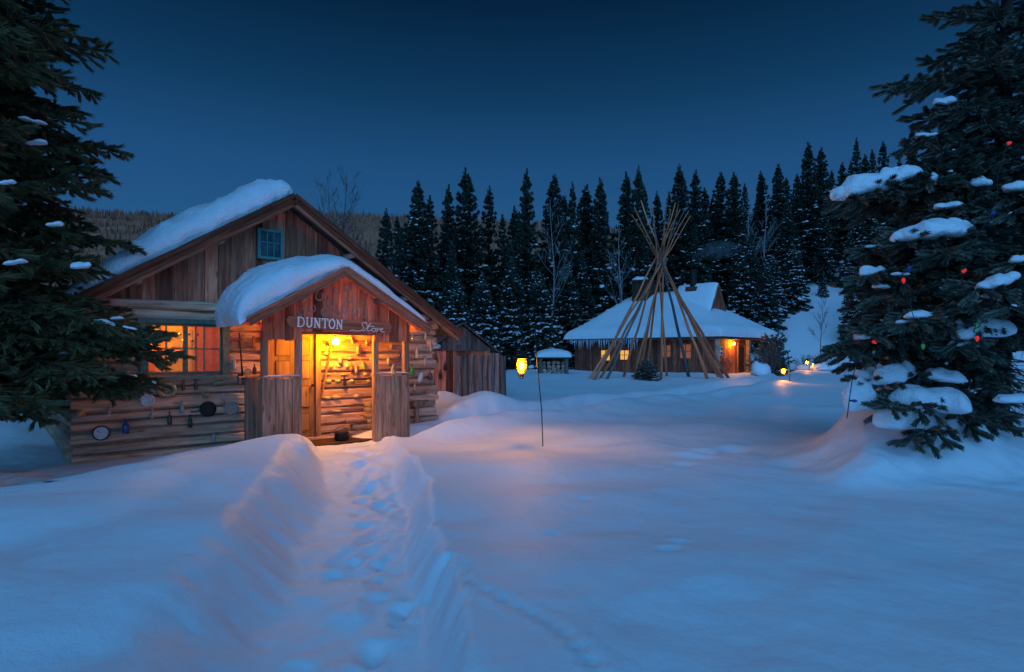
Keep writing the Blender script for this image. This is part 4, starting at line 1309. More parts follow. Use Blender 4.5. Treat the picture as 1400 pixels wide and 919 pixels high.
def spruce(name, seed, H, rbase, z0, profile, spacing, nb, tmpl, detail, needle, trunk_r, lean=(0, 0), rise=0.12, droop=0.4, sec_d=0.12, sec_l=0.42, ter_d=0.07, ter_l=0.15, rr=0.035, snow=0.0, snow_sz=0.4, extra=(), keep=None, snow_top=1.0):
    """returns (trunk mesh, crown mesh, snow mesh). detail 1: twigs on limbs, detail 2: twiglets on twigs"""
    g = np.random.default_rng(seed)
    tv, tf = tmpl
    O, D, L, W = [], [], [], []
    SO, SD, SL = [], [], []
    tr = MB()
    lz = lambda z: np.array([lean[0] * z, lean[1] * z, z])
    tr.tube([lz(H * k / 9) for k in range(10)], [max(0.012, trunk_r * (1 - k / 9.3) ** 0.85) for k in range(10)], 8)
    br = []
    z = z0
    while z < H * 0.985:
        q = (z - z0) / (H - z0)
        n = max(3, int(round(nb * (1 - 0.35 * q))))
        a0 = g.uniform(0, 6.28)
        for k in range(n):
            az = a0 + 2 * math.pi * k / n + g.uniform(-0.3, 0.3)
            Lb = profile(q) * rbase * g.uniform(0.72, 1.12)
            br.append((z + g.uniform(-0.3, 0.3) * spacing, az, Lb, rise + 0.75 * q ** 2 + g.uniform(-0.08, 0.08), droop * (1 - 0.8 * q) * g.uniform(0.7, 1.3)))
        z += spacing * (1 - 0.45 * q) * g.uniform(0.85, 1.15)
    br += list(extra)
    for (z, az, Lb, ri, dr) in br:
        if Lb < 0.05 or (keep and not keep(z, az, Lb)):
            continue
        A = branch_axis(lz(z), az, Lb, ri, dr)
        sb = snow * float(g.choice([0.15, 0.5, 1.0, 1.9]))
        if detail == 2:
            tr.tube([A[0], A[2], A[4], A[6], A[8]], [0.012 + 0.011 * Lb, 0.010 + 0.008 * Lb, 0.008 + 0.004 * Lb, 0.006, 0.003], 4, False)
        elif Lb > 0.8:
            tr.tube([A[0], A[4], A[8]], [0.02 + 0.012 * Lb, 0.015, 0.004], 3, False)
        ts = np.arange(0.10 if detail == 2 else 0.06, 1.0, sec_d / Lb) if Lb > sec_d else np.array([0.5])
        seg = np.linspace(0, 1, len(A))
        for i, t in enumerate(ts):
            p = np.array([np.interp(t, seg, A[:, c]) for c in range(3)])
            p2 = np.array([np.interp(min(1, t + 0.08), seg, A[:, c]) for c in range(3)])
            ax = p2 - p if t < 0.93 else A[-1] - A[-2]
            ax = ax / (np.linalg.norm(ax) + 1e-9)
            side = np.cross(ax, [0, 0, 1.0])
            side = side / (np.linalg.norm(side) + 1e-9)
            for sg in (-1, 1):
                l2 = (sec_l * Lb * (1 - t) ** 0.75 * min(1, 0.35 + 2.2 * t) + 0.10) * g.uniform(0.7, 1.15)
                l2 = min(l2, 0.95 if detail == 2 else 2.2)
                d2 = ax * g.uniform(0.55, 0.85) + side * sg * g.uniform(0.6, 0.9) + np.array([0, 0, g.uniform(-0.55, 0.30)])
                d2 = d2 / np.linalg.norm(d2)
                if detail == 2:
                    m = max(1, int(l2 / ter_d))
                    s2 = np.cross(d2, [0, 0, 1.0])
                    s2 = s2 / (np.linalg.norm(s2) + 1e-9)
                    for j in range(m):
                        u = (j + 0.3) / m
                        q = p + d2 * l2 * u + np.array([0, 0, -0.12 * l2 * u * u])
                        lt = min(ter_l, l2 * (1 - u) * 0.8 + 0.05) * g.uniform(0.75, 1.2)
                        sj = 1 if j % 2 else -1
                        O.append(q); D.append(d2 * 0.75 + s2 * sj * g.uniform(0.4, 0.9) + np.array([0, 0, g.uniform(-0.65, 0.5)])); L.append(lt); W.append(rr)
                        if j % 2 == 0:
                            O.append(q); D.append(d2 + g.normal(0, 0.1, 3)); L.append(max(ter_d * 2.2, 0.08)); W.append(rr)
                else:
                    O.append(p); D.append(d2); L.append(l2); W.append(rr * g.uniform(0.8, 1.25))
                if snow and g.random() < sb * (1.0 if z < H * 0.55 else snow_top):
                    u = g.uniform(0.2, 0.9)
                    SO.append(p + d2 * l2 * u + np.array([0, 0, rr * 0.55])); SD.append(d2 * [1, 1, 0.7]); SL.append(snow_sz * g.uniform(0.45, 1.0) * (1.8 if g.random() < 0.18 else 1.0) * min(1.0, 0.45 + l2))
        O.append(A[-2]); D.append(A[-1] - A[-3] + np.array([0, 0, 0.02])); L.append(max(0.12, min(0.30, Lb * 0.3))); W.append(rr)
    O.append(lz(H * 0.93)); D.append(np.array([0, 0, 1.0])); L.append(H * 0.085); W.append(rr)
    CV, CF = stamp(tv, tf, np.array(O), np.array(D), np.array(L), np.array(W))
    crown = np_mesh(name + '_crown', CV, CF, needle)
    sm = None
    if SO:
        fv, ff = fleck()
        SV, SF = stamp(fv, ff, np.array(SO), np.array(SD), np.array(SL), np.array(SL) * 0.75)
        sm = np_mesh(name + '_snow', SV, SF, 'snow_fleck', smooth=True)
    return tr.mesh(name + '_trunk', 'bark', True), crown, sm


def plant_tree(name, meshes, loc, rz, sc, label, cat='tree', group=None, tilt=(0, 0)):
    e = empty(name, loc, rz)
    e.scale = (sc[0], sc[0], sc[1])
    e.rotation_euler = (tilt[0], tilt[1], rz)
    tag(e, label, cat, group)
    obj('trunk', meshes[0], e)
    obj('crown', meshes[1], e)
    if meshes[2]:
        obj('branch_snow', meshes[2], e)['kind'] = 'stuff'
    return e


# forest kinds, all 10 m tall as built, scaled on planting
FT = brush(9, 1.0, 4, 0.42, 0.5)
cone = lambda q: (1 - q) ** 0.85
slim = lambda q: (1 - q) ** 0.80 * (0.92 + 0.08 * math.sin(q * 23))
kinds = [
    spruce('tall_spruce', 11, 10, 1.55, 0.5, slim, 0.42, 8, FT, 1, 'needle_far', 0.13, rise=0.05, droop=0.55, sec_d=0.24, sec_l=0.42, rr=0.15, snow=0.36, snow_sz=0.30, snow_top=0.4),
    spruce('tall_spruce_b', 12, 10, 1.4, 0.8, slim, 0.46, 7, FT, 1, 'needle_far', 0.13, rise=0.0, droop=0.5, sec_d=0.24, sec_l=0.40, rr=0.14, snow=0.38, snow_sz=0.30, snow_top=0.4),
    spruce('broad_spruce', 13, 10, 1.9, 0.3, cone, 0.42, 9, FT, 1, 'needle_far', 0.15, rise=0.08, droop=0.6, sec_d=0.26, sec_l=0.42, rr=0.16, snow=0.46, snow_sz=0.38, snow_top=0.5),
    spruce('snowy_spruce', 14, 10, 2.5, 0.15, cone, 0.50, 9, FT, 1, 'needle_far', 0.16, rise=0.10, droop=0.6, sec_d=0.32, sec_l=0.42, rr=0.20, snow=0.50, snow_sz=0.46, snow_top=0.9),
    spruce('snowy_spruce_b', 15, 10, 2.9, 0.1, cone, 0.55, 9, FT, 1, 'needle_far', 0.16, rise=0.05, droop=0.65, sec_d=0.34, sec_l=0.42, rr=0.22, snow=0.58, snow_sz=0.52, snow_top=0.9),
]
fr = random.Random(21)


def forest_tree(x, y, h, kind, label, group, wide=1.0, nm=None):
    sc = h / 10
    return plant_tree(nm or ('tall_spruce', 'tall_spruce', 'broad_spruce', 'snowy_spruce', 'snowy_spruce')[kind], kinds[kind], (x, y, gz(x, y) - 0.2), fr.uniform(0, 6.28), (sc * wide, sc), label, group=group, tilt=(fr.gauss(0, 0.02), fr.gauss(0, 0.02)))


# the skyline, left to right: photo column, photo row of the top, distance, kind
SKY = [(523, 292, 34, 0), (545, 300, 62, 1), (567, 254, 54, 2), (590, 275, 60, 1), (612, 262, 58, 0), (641, 238, 56, 0), (667, 263, 60, 1), (690, 300, 66, 1), (707, 290, 60, 2), (722, 240, 56, 0), (748, 247, 60, 0), (765, 272, 66, 1), (780, 257, 62, 1), (797, 260, 66, 0),
       (818, 250, 63, 0), (836, 264, 66, 1), (853, 246, 64, 0), (866, 237, 62, 0), (884, 256, 66, 1), (899, 268, 72, 0), (917, 266, 70, 1), (937, 229, 66, 0), (951, 240, 70, 0), (965, 262, 74, 1), (979, 240, 72, 1), (1003, 241, 70, 0), (1020, 254, 80, 1), (1034, 243, 82, 0), (1048, 238, 76, 1), (1066, 228, 74, 0),
       (1078, 246, 86, 1), (1090, 240, 84, 0), (1105, 200, 72, 0), (1121, 208, 78, 0), (1137, 236, 88, 1), (1152, 226, 84, 0), (1160, 224, 90, 1), (1172, 193, 82, 1), (1184, 215, 92, 0), (1197, 206, 86, 1), (1213, 197, 90, 1), (1232, 222, 92, 0), (1246, 176, 80, 0), (1262, 215, 90, 1), (1285, 205, 88, 0), (1320, 190, 84, 0), (1350, 200, 88, 1), (1385, 190, 84, 0)]
ORD = ['first', 'second', 'third', 'fourth', 'fifth', 'sixth', 'seventh', 'eighth', 'ninth', 'tenth', 'eleventh', 'twelfth', 'thirteenth', 'fourteenth', 'fifteenth', 'sixteenth', 'seventeenth', 'eighteenth', 'nineteenth', 'twentieth']
zones = [(0, 700, 'left of the near lantern'), (700, 860, 'between the near lantern and the tipi poles'), (860, 960, 'behind the tipi pole tops'), (960, 1140, 'right of the tipi poles'), (1140, 1500, 'behind the decorated tree')]
count = {}
for (px, py, Yd, kd) in SKY:
    p = at(px, py, Yd)
    h = p.z - gz(p.x, p.y) + 0.2
    zn = next(z for z in zones if z[0] <= px < z[1])
    k = count[zn[2]] = count.get(zn[2], 0) + 1
    lab = '%s spruce from the left on the skyline %s' % (ORD[k - 1], zn[2])
    if px == 523:
        lab = 'small dark spruce standing alone just right of the store roof'
    forest_tree(p.x, p.y, h, kd, lab, 'tall skyline spruces', fr.uniform(0.85, 1.55) * (15.0 / max(h, 9)) ** 0.35)
# clear young trees one can pick out
for (px, py, pb, Yd, kd, lab) in ((1048, 352, 452, 58, 3, 'snow loaded spruce standing right behind the far cabin porch'), (1166, 385, 452, 54, 3, 'young snowy spruce on the open slope beside the decorated tree'), (1125, 372, 430, 66, 3, 'snowy spruce at the top of the open slope'), (1085, 330, 440, 64, 4, 'broad snowy spruce left of the open slope'),
                                 (1015, 330, 440, 62, 3, 'snow loaded spruce rising behind the far cabin roof end'), (660, 372, 480, 47, 4, 'broad snowy spruce just behind the log fence'), (700, 352, 480, 50, 3, 'snowy spruce directly behind the near lantern'), (742, 372, 480, 49, 4, 'broad snowy spruce right of the near lantern'), (625, 380, 480, 44, 4, 'snowy spruce above the shed roof'), (775, 352, 480, 56, 3, 'snowy spruce left of the far cabin roof')):
    p = at(px, py, Yd)
    g0 = gz(p.x, p.y)
    forest_tree(p.x, p.y, max(3.0, p.z - g0), kd, lab, 'young snowy spruces')
# the mass of the wood between and behind them
skx = [s_[0] for s_ in SKY]
sky_ = [s_[1] for s_ in SKY]
placed = 0
tries = 0
while placed < 170 and tries < 4000:
    tries += 1
    px = fr.uniform(545, 1420)
    Yd = fr.uniform(50, 98)
    x = (px - CX) / F * Yd
    g0 = gz(x, Yd)
    if 760 < px < 1075 and Yd < 60:
        continue
    base_row = HY - (g0 - EYE) / Yd * F
    if 1070 < px < 1200 and base_row > 405 and Yd < 66:
        continue
    lim = float(np.interp(px, skx, sky_)) + fr.uniform(18, 120)
    young = fr.random() < 0.5
    h = fr.uniform(6.5, 10) if young else fr.uniform(11, 18)
    top_row = HY - (g0 + h - EYE) / Yd * F
    if top_row < lim:
        h = g0 and (EYE + (HY - lim) / F * Yd - g0)
        if h < 5:
            continue
    zn = next(z for z in zones if z[0] <= px < z[1])[2]
    if young or h < 9:
        kd, lab = fr.choice((3, 4, 3, 2)), 'low snow laden spruce in the wood ' + zn
    else:
        kd, lab = fr.choice((1, 2, 2, 0)), 'tall dark spruce inside the wood ' + zn
    forest_tree(x, Yd, h, kd, lab, 'crowded spruces of the dark wood', fr.uniform(0.9, 1.15))
    placed += 1

def pillow(dt_name, parent, c, W_, H_, tl, k):
    """a soft snow load of several lumps melted together"""
    b, gp = MB(), random.Random(k + 5)
    m4 = Matrix.Rotation(tl, 4, 'Y')
    nl = max(2, min(6, int(W_ / 0.085)))
    for i in range(nl):
        t = -0.72 + 1.44 * (i + 0.5) / nl
        f_ = (1 - 0.45 * t * t) * gp.uniform(0.75, 1.15)
        cc = m4 @ Vector((t * W_, gp.uniform(-0.25, 0.25) * W_ * 0.5, gp.uniform(-0.12, 0.12) * H_))
        b.blob(cc, W_ * (1.0 / nl + 0.2) * f_, max(0.04, W_ * 0.45 * f_), H_ * 1.1 * f_, k * 7 + i, 14, 9, 0.24, 0.35, m4)
    o = b.build(dt_name, 'snow_roof', parent, c, smooth=True)
    r_ = o.modifiers.new('melt', 'REMESH')
    r_.mode = 'VOXEL'
    r_.voxel_size = max(0.012, min(0.03, W_ / 14))
    r_.use_smooth_shade = True
    q_ = o.modifiers.new('soften', 'SMOOTH')
    q_.factor, q_.iterations = 0.5, 10
    return o


# ------------------------------------------------------------------ the big spruce beside the store
NT = brush(17, 1.0, 9, 0.30, 0.75)
left_loc = Vector((-7.75, 7.7, 0))
lx = [(2.3, R(-2), 3.1, 0.05, 0.22), (2.1, R(6), 3.2, 0.08, 0.24), (1.95, R(-12), 2.8, 0.06, 0.28), (1.85, R(13), 2.8, 0.10, 0.34), (2.6, R(8), 3.0, 0.05, 0.30), (1.7, R(2), 2.6, 0.10, 0.34), (2.8, R(-12), 2.9, 0.0, 0.3), (1.55, R(-22), 2.5, 0.05, 0.25), (1.7, R(24), 2.6, 0.1, 0.3)]
big = spruce('big_spruce', 31, 12.5, 2.6, 1.5, lambda q: (1 - q) ** 0.62, 0.26, 10, NT, 2, 'needle_dark', 0.24, rise=0.16, droop=0.5, sec_d=0.16, sec_l=0.34, ter_d=0.085, ter_l=0.17, rr=0.034, snow=0.03, snow_sz=0.17, extra=lx,
             keep=lambda z, az, L: math.cos(az) > -0.55 and z < 10.0 and (z > 3.3 or abs((az + math.pi) % (2 * math.pi) - math.pi) < 0.5 or math.sin(az * 37 + z * 91) > 0.62))
bt = plant_tree('spruce_tree', big, (left_loc.x, left_loc.y, gz(left_loc.x, left_loc.y) - 0.1), 0, (1, 1), 'huge dark spruce at the left edge reaching over the store window')
bt_inv = bt.matrix_basis.inverted()
for k, (px, py, Yd, w, h) in enumerate(((137, 441, 7.2, 17, 10), (160, 436, 7.4, 10, 5), (178, 449, 7.2, 12, 5), (45, 166, 7.6, 20, 7), (48, 196, 7.4, 16, 8), (22, 360, 6.5, 18, 9), (75, 308, 6.9, 14, 8), (112, 365, 7.2, 12, 12), (10, 250, 6.5, 12, 8))):
    c = at(px, py, Yd)
    s_ = Yd / F
    pillow(dt_name='branch_snow', parent=bt, c=c - bt.location, W_=w * s_ * 1.0, H_=h * s_ * 0.55, tl=rnd.uniform(-0.2, 0.2), k=k + 40)

# ------------------------------------------------------------------ the decorated blue spruce on the right
BT = brush(22, 1.0, 19, 0.34, 0.6)
rl_ = Vector((6.85, 8.3, 0.0))
rl_.z = gz(rl_.x, rl_.y) - 0.15
RLEAN = 0.028


def limb_to(px, py, Yd, z_up=0.25, over=1.0):
    """a limb of the decorated tree whose tip ends where px, py at Yd lies"""
    t = at(px, py, Yd) - rl_
    az = math.atan2(t.y, t.x)
    L = math.hypot(t.x, t.y) * over
    rise, droop = 0.12, 0.36
    dz = L * (rise - droop * 0.8)
    return (t.z - dz, az, L, rise, droop)


rx_l = [limb_to(1205, 116, 7.9), limb_to(1228, 196, 7.7), limb_to(1140, 268, 7.3), limb_to(1222, 322, 6.7), limb_to(1180, 340, 7.3), limb_to(1178, 378, 6.9), limb_to(1130, 482, 7.0), limb_to(1175, 455, 6.6), limb_to(1245, 440, 6.2), limb_to(1330, 395, 6.0), limb_to(1195, 410, 6.8), limb_to(1310, 60, 8.0),
        limb_to(1180, 520, 7.0), limb_to(1205, 560, 6.6), limb_to(1240, 600, 6.8), limb_to(1255, 250, 7.1), limb_to(1275, 345, 6.3), limb_to(1370, 420, 5.9), limb_to(1380, 290, 6.2), limb_to(1300, 150, 7.6)]
PIL = [(1200, 252, 7.35, 62, 20, -0.32), (1165, 262, 7.35, 30, 14, -0.2), (1228, 238, 7.3, 34, 16, -0.2), (1270, 246, 7.2, 14, 13, 0), (1275, 318, 6.7, 56, 17, -0.05), (1240, 322, 6.7, 24, 12, -0.2), (1310, 310, 6.65, 24, 14, 0.1), (1193, 371, 6.95, 20, 11, -0.15), (1200, 338, 7.3, 24, 5, 0), (1362, 386, 6.1, 34, 11, -0.3), (1396, 258, 6.7, 26, 9, 0), (1394, 355, 6.3, 16, 9, 0),
       (1268, 432, 6.3, 30, 9, 0), (1240, 440, 6.4, 18, 6, 0), (1345, 452, 6.4, 42, 20, -0.1), (1200, 456, 6.9, 36, 9, -0.2), (1320, 470, 6.5, 26, 9, 0), (1385, 545, 6.5, 24, 8, 0), (1345, 250, 7.2, 15, 9, 0), (1295, 282, 7.0, 18, 6, 0), (1232, 375, 6.6, 15, 4, 0), (1290, 140, 7.9, 16, 8, 0), (1268, 186, 7.8, 18, 6, 0), (1360, 405, 6.2, 24, 8, 0), (1205, 392, 6.9, 14, 5, 0),
       (1222, 512, 7.0, 34, 20, -0.1), (1262, 545, 6.9, 60, 24, 0.1), (1228, 572, 6.9, 44, 26, 0.0), (1196, 520, 7.1, 26, 26, -0.5), (1290, 515, 6.9, 30, 12, 0.1), (1320, 440, 6.4, 14, 6, 0), (1178, 548, 7.0, 24, 30, -0.4)]
rx_l += [limb_to(px - 0.85 * w, py + 0.75 * h, Yd - 0.02) for (px, py, Yd, w, h, tl) in PIL if w >= 16 and py < 480]
dec = spruce('decorated_spruce', 41, 9.4, 2.15, 1.5, lambda q: (1 - q) ** 1.15 + 0.05, 0.42, 5, BT, 2, 'needle_blue', 0.17, lean=(RLEAN, 0), rise=0.12, droop=0.38, sec_d=0.17, sec_l=0.34, ter_d=0.095, ter_l=0.20, rr=0.042, snow=0.05, snow_sz=0.15, extra=rx_l,
             keep=lambda z, az, L: z > 0.2 and (z > 2.6 or math.cos(az) < -0.5 or (z > 1.9 and math.sin(az) > 0)))
dt = plant_tree('decorated_spruce', dec, rl_, 0, (1, 1), 'blue spruce at the right edge hung with coloured bulbs and snow pillows')
# bare dead twigs under the crown
tw = MB()
g2 = random.Random(5)
for k in range(46):
    z = g2.uniform(0.35, 1.35)
    az = g2.uniform(0, 6.28)
    L = g2.uniform(0.5, 1.3)
    p = Vector((RLEAN * z, 0, z))
    pts = [p + Vector((math.cos(az) * L * t, math.sin(az) * L * t, L * (0.05 * t - 0.45 * t * t) + g2.uniform(-0.02, 0.02))) for t in (0, 0.33, 0.66, 1)]
    tw.tube(pts, [0.014, 0.010, 0.006, 0.003], 4, False)
    for j in range(7):
        q = pts[1].lerp(pts[3], g2.random())
        d = Vector((g2.uniform(-1, 1), g2.uniform(-1, 1), g2.uniform(-0.8, 0.3))).normalized() * g2.uniform(0.1, 0.32)
        tw.tube([q, q + d * 0.6 + Vector((0, 0, 0.01)), q + d], [0.005, 0.003, 0.0015], 3, False)
tw.build('dead_twig', 'twig', dt)
for k, (px, py, Yd, w, h, tl) in enumerate(PIL):
    c = at(px, py + 0.22 * h, Yd) - rl_
    s_ = Yd / F
    pillow('snow_pillow', dt, c, w * s_, h * s_, tl, k)

# string of bulbs
ls = empty('light_string', rl_)
tag(ls, 'string of red, blue and green bulbs wound through the blue spruce', 'string lights')
BU = [(1376, 197, 6.3, 'red', 70), (1354, 293, 6.2, 'blue', 60), (1315, 373, 6.0, 'red', 50), (1242, 364, 6.3, 'blue', 170), (1235, 380, 6.25, 'red', 175), (1192, 466, 6.6, 'red', 120), (1262, 470, 6.0, 'green', 180), (1335, 441, 6.0, 'green', 180), (1336, 459, 6.0, 'red', 180), (1165, 548, 6.6, 'blue', 95)]
bulb_prof = [(0.001, 0.0), (0.010, 0.002), (0.016, 0.012), (0.018, 0.024), (0.014, 0.040), (0.006, 0.056), (0.001, 0.060)]
for (px, py, Yd, cl, ang) in BU:
    c = at(px, py, Yd) - rl_
    m4 = Matrix.Rotation(R(ang), 4, 'Y') @ Matrix.Scale(1.05, 4)
    bo = MB().lathe(bulb_prof, 10, (0, 0, 0), m4).build('bulb', 'bulb_' + cl, ls, c, smooth=True)
    bo['label'] = cl + ' bulb'
    MB().lathe([(0.009, -0.03), (0.010, 0.0), (0.010, 0.004)], 8, (0, 0, 0), m4).build('socket', 'cable', bo)
seq = [0, 1, 2, 8, 7, 6, 4, 3, 5]
cb = MB()
for a_, b_ in zip(seq[:-1], seq[1:]):
    p, q = at(*BU[a_][:3]) - rl_, at(*BU[b_][:3]) - rl_
    pts = []
    for i in range(11):
        t = i / 10
        pts.append(p.lerp(q, t) + Vector((0.02 * math.sin(9 * t + a_), 0.03 * math.sin(7 * t), -0.35 * t * (1 - t) * (q - p).length * 0.6 + 0.02)))
    cb.tube(pts, 0.004, 5)
p5, p9 = at(1192, 466, 6.6) - rl_, at(1158, 572, 6.6) - rl_
cb.tube([p5, at(1172, 490, 6.6) - rl_, at(1165, 520, 6.6) - rl_, at(1161, 548, 6.6) - rl_, p9], 0.0055, 5)
cb.build('cable', 'cable', ls)

# ------------------------------------------------------------------ tipi poles
TC = at(904, 358, 32.0)
tp = empty('tipi_frame', (TC.x, TC.y, gz(TC.x, TC.y)))
tag(tp, 'bare tipi frame of long peeled poles standing in the snow', 'tipi')
TB = [(805, 521, 0), (811, 522, 0), (819.5, 520, 0), (828, 524.5, 1), (851, 518, 0), (866, 523.5, 0), (873, 515, 0), (883, 514, 0), (904, 521, 0), (912, 516, 0), (942.5, 516, 1), (969, 519, 0), (984, 517, 0), (989, 518, 0), (997, 519, 0)]
for k, (px, py, gry) in enumerate(TB):
    Yb = 30.2 if py > 521 else (31.2 if py > 519 else (33.0 if py > 517 else 35.2))
    bx = (px - CX) / F * Yb
    b0 = Vector((bx, Yb, gz(bx, Yb) - 0.15))
    a_ = k * 2.399
    cr = TC + Vector((0.20 * math.cos(a_), 0.22 * math.sin(a_), rnd.uniform(-0.45, 0.45)))
    d = (cr - b0).normalized()
    L = (cr - b0).length + rnd.uniform(2.7, 3.7)
    b = MB()
    n = 10
    w = rnd.uniform(-0.05, 0.05)
    rad = rnd.uniform(0.075, 0.10) * (1.25 if gry and px > 900 else 1.0)
    b.tube([(L * i / n, w * math.sin(math.pi * i / n), 0.04 * math.sin(i * 2.1 + k)) for i in range(n + 1)], [rad * (1 - 0.72 * i / n) for i in range(n + 1)], 7)
    m = Matrix.Translation(b0 - tp.location) @ d.to_track_quat('X', 'Z').to_matrix().to_4x4()
    o = b.build('pole', 'pole_grey' if gry else 'pole', tp, smooth=True)
    o.matrix_basis = m
rp = MB()
for k in range(5):
    zz = TC.z - tp.location.z - 0.12 + 0.06 * k
    rp.tube([(0.27 * math.cos(R(t)) + 0.02 * k, 0.27 * math.sin(R(t)), zz + 0.05 * math.sin(R(t + 40 * k))) for t in range(0, 361, 30)], 0.022, 5)
rp.build('rope_binding', 'straw', tp)
for k in (0, 5, 8, 11, 14):   # little heaves of snow at the feet of the poles
    px, py, _ = TB[k]

# ------------------------------------------------------------------ the far cabin
FC_O = Vector((13.9, 39.0, 0))
FC_O.z = 0.0
FC_M = Matrix.Translation(FC_O) @ Matrix.Rotation(math.atan2(0.714, 0.70), 4, 'Z')
FC_I = FC_M.inverted()
fc = empty('snowy_cabin', mw=FC_M)
tag(fc, 'long plank cabin under a thick snow roof behind the tipi poles', 'cabin')
FX, FY = 10.7, 13.3             # eave rectangle: local x recedes right, local y recedes left
EZ, RZ, RIX = 2.72, 6.25, 5.35


def hip(x, y):
    a = min(x, FX - x) * (RZ - EZ) / RIX
    b = y * 0.62
    c = (FY - y) * 1.15
    k = 0.18
    return EZ + min(a, b, c, RZ - EZ)


wallm = MB()
wallm.box(0.75, 0.85, 0.75, 12.6, -0.4, 2.7).box(0.851, 6.4, 0.75, 0.85, -0.4, 2.7).box(6.3, 6.4, 0.851, 12.6, -0.4, 2.7).box(0.851, 6.3, 12.5, 12.6, -0.4, 2.7)
wallm.build('wall', 'dark_wood', fc)
yb = 0.75
while yb < 12.6:
    w = rnd.uniform(0.24, 0.36)
    MB().box(0.70, 0.747, yb, yb + w - 0.03, -0.4, 2.7, 0.006).build('wall_board', 'cabin_board', fc)
    yb += w
xb = 0.75
while xb < 6.4:
    w = rnd.uniform(0.22, 0.34)
    MB().box(xb, xb + w - 0.025, 0.70, 0.747, -0.4, 2.7, 0.006).build('wall_board', 'cabin_board', fc)
    xb += w


def fc_front(px, py):
    """local point of the front wall plane x = 0.7 seen at px, py"""
    o, d = FC_I @ Vector((0, 0, EYE)), (FC_I.to_3x3() @ Vector(((px - CX) / F, 1, (HY - py) / F)))
    t = (0.69 - o.x) / d.x
    return o + d * t


def fc_side(px, py, yy=0.69):
    o, d = FC_I @ Vector((0, 0, EYE)), (FC_I.to_3x3() @ Vector(((px - CX) / F, 1, (HY - py) / F)))
    t = (yy - o.y) / d.y
    return o + d * t


for (px0, px1, py0, py1, mt, nb) in ((822, 834, 479, 493, 'win_far', 1), (848, 860, 479, 492, 'win_far', 1), (906, 917, 472, 488, 'win_red', 1), (930, 945, 471, 490, 'win_red', 2)):
    p, q = fc_front(px0, py0), fc_front(px1, py1)
    ya, yc = min(p.y, q.y), max(p.y, q.y)
    za, zb_ = q.z, p.z
    fr_ = MB().box(0.64, 0.70, ya - 0.09, ya, za - 0.09, zb_ + 0.09).box(0.64, 0.70, yc, yc + 0.09, za - 0.09, zb_ + 0.09).box(0.64, 0.70, ya, yc, zb_, zb_ + 0.09).box(0.64, 0.70, ya, yc, za - 0.09, za)
    ym, zm = (ya + yc) / 2, (za + zb_) / 2
    fr_.box(0.66, 0.69, ym - 0.025, ym + 0.025, za, zb_).box(0.66, 0.688, ya, ym - 0.026, zm - 0.02, zm + 0.02).box(0.66, 0.688, ym + 0.026, yc, zm - 0.02, zm + 0.02)
    wo = fr_.build('window', 'cabin_board', fc)
    for (a0, a1) in ((ya, ym), (ym, yc)):
        for (c0, c1) in ((za, zm), (zm, zb_)):
            MB().box(0.692, 0.698, a0 + 0.012, a1 - 0.012, c0 + 0.012, c1 - 0.012).build('pane', mt, wo)
# side: white window, door, round tub lid, posts
p, q = fc_side(981, 474), fc_side(987, 486)
wo = MB().box(p.x, q.x, 0.64, 0.69, q.z, p.z).build('window', 'paint_white', fc)
for i in range(2):
    for j in range(2):
        w_, h_ = (q.x - p.x) / 2, (p.z - q.z) / 2
        MB().box(p.x + i * w_ + 0.05, p.x + (i + 1) * w_ - 0.05, 0.625, 0.638, q.z + j * h_ + 0.05, q.z + (j + 1) * h_ - 0.05).build('pane', 'pane_dark', wo)
p, q = fc_side(1009, 478), fc_side(1017, 509)
MB().box(p.x, q.x, 0.65, 0.70, 0.05, 2.05).build('door', 'dark_wood', fc)
MB().box(p.x - 0.14, p.x - 0.004, 0.62, 0.70, 0.0, 2.2).box(q.x + 0.004, q.x + 0.14, 0.62, 0.70, 0.0, 2.2).box(p.x - 0.14, q.x + 0.14, 0.62, 0.70, 2.202, 2.34).build('door_frame', 'fascia', fc)
for (lx_, ly_) in ((10.3, 0.35), (0.3, 0.35), (5.2, 0.30)):
    MB().box(lx_ - 0.12, lx_ + 0.12, ly_ - 0.12, ly_ + 0.12, -0.4, EZ - 0.12, 0.01).build('post', 'log', fc)
for (x0, x1, y0, y1) in ((0.03, FX - 0.03, 0.05, 0.20), (0.05, 0.20, 0.21, FY - 0.05), (FX - 0.2, FX - 0.05, 0.21, FY - 0.05)):
    MB().box(x0, x1, y0, y1, EZ - 0.16, EZ - 0.01).build('eave_beam', 'fascia', fc)
nn = 40
rs, rb = [], []
for i in range(nn + 1):
    for j in range(nn + 1):
        u, v = 0.5 - 0.5 * math.cos(math.pi * i / nn), 0.5 - 0.5 * math.cos(math.pi * j / nn)
        x, y = FX * u, FY * v
        rb.append((x, y, hip(x, y)))
        xs_, ys_ = -0.12 + (FX + 0.24) * u, -0.12 + (FY + 0.24) * v
        ed = min(x, FX - x, y, FY - y)
        eg = math.sqrt(max(0.0, 1 - max(0.0, 1 - ed / 0.42) ** 2))
        sm = (hip(max(0, x - 0.7), y) + hip(min(FX, x + 0.7), y) + hip(x, max(0, y - 0.7)) + hip(x, min(FY, y + 0.7)) + hip(x, y)) / 5
        sag = 0.10 * float(fbm(x * 0.5, y * 0.5, 91, 3))
        rs.append((xs_, ys_, hip(x, y) * (1 - eg) + max(sm, hip(x, y) - 0.12) * eg + (0.50 + sag) * eg + 0.0 + 0.012))
m_ = nn + 1
fq = [(i * m_ + j, (i + 1) * m_ + j, (i + 1) * m_ + j + 1, i * m_ + j + 1) for i in range(nn) for j in range(nn)]
MB().add(rb, fq).add([(x, y, z - 0.09) for x, y, z in rb], [tuple(reversed(q)) for q in fq]).build('roof', 'roofing', fc)
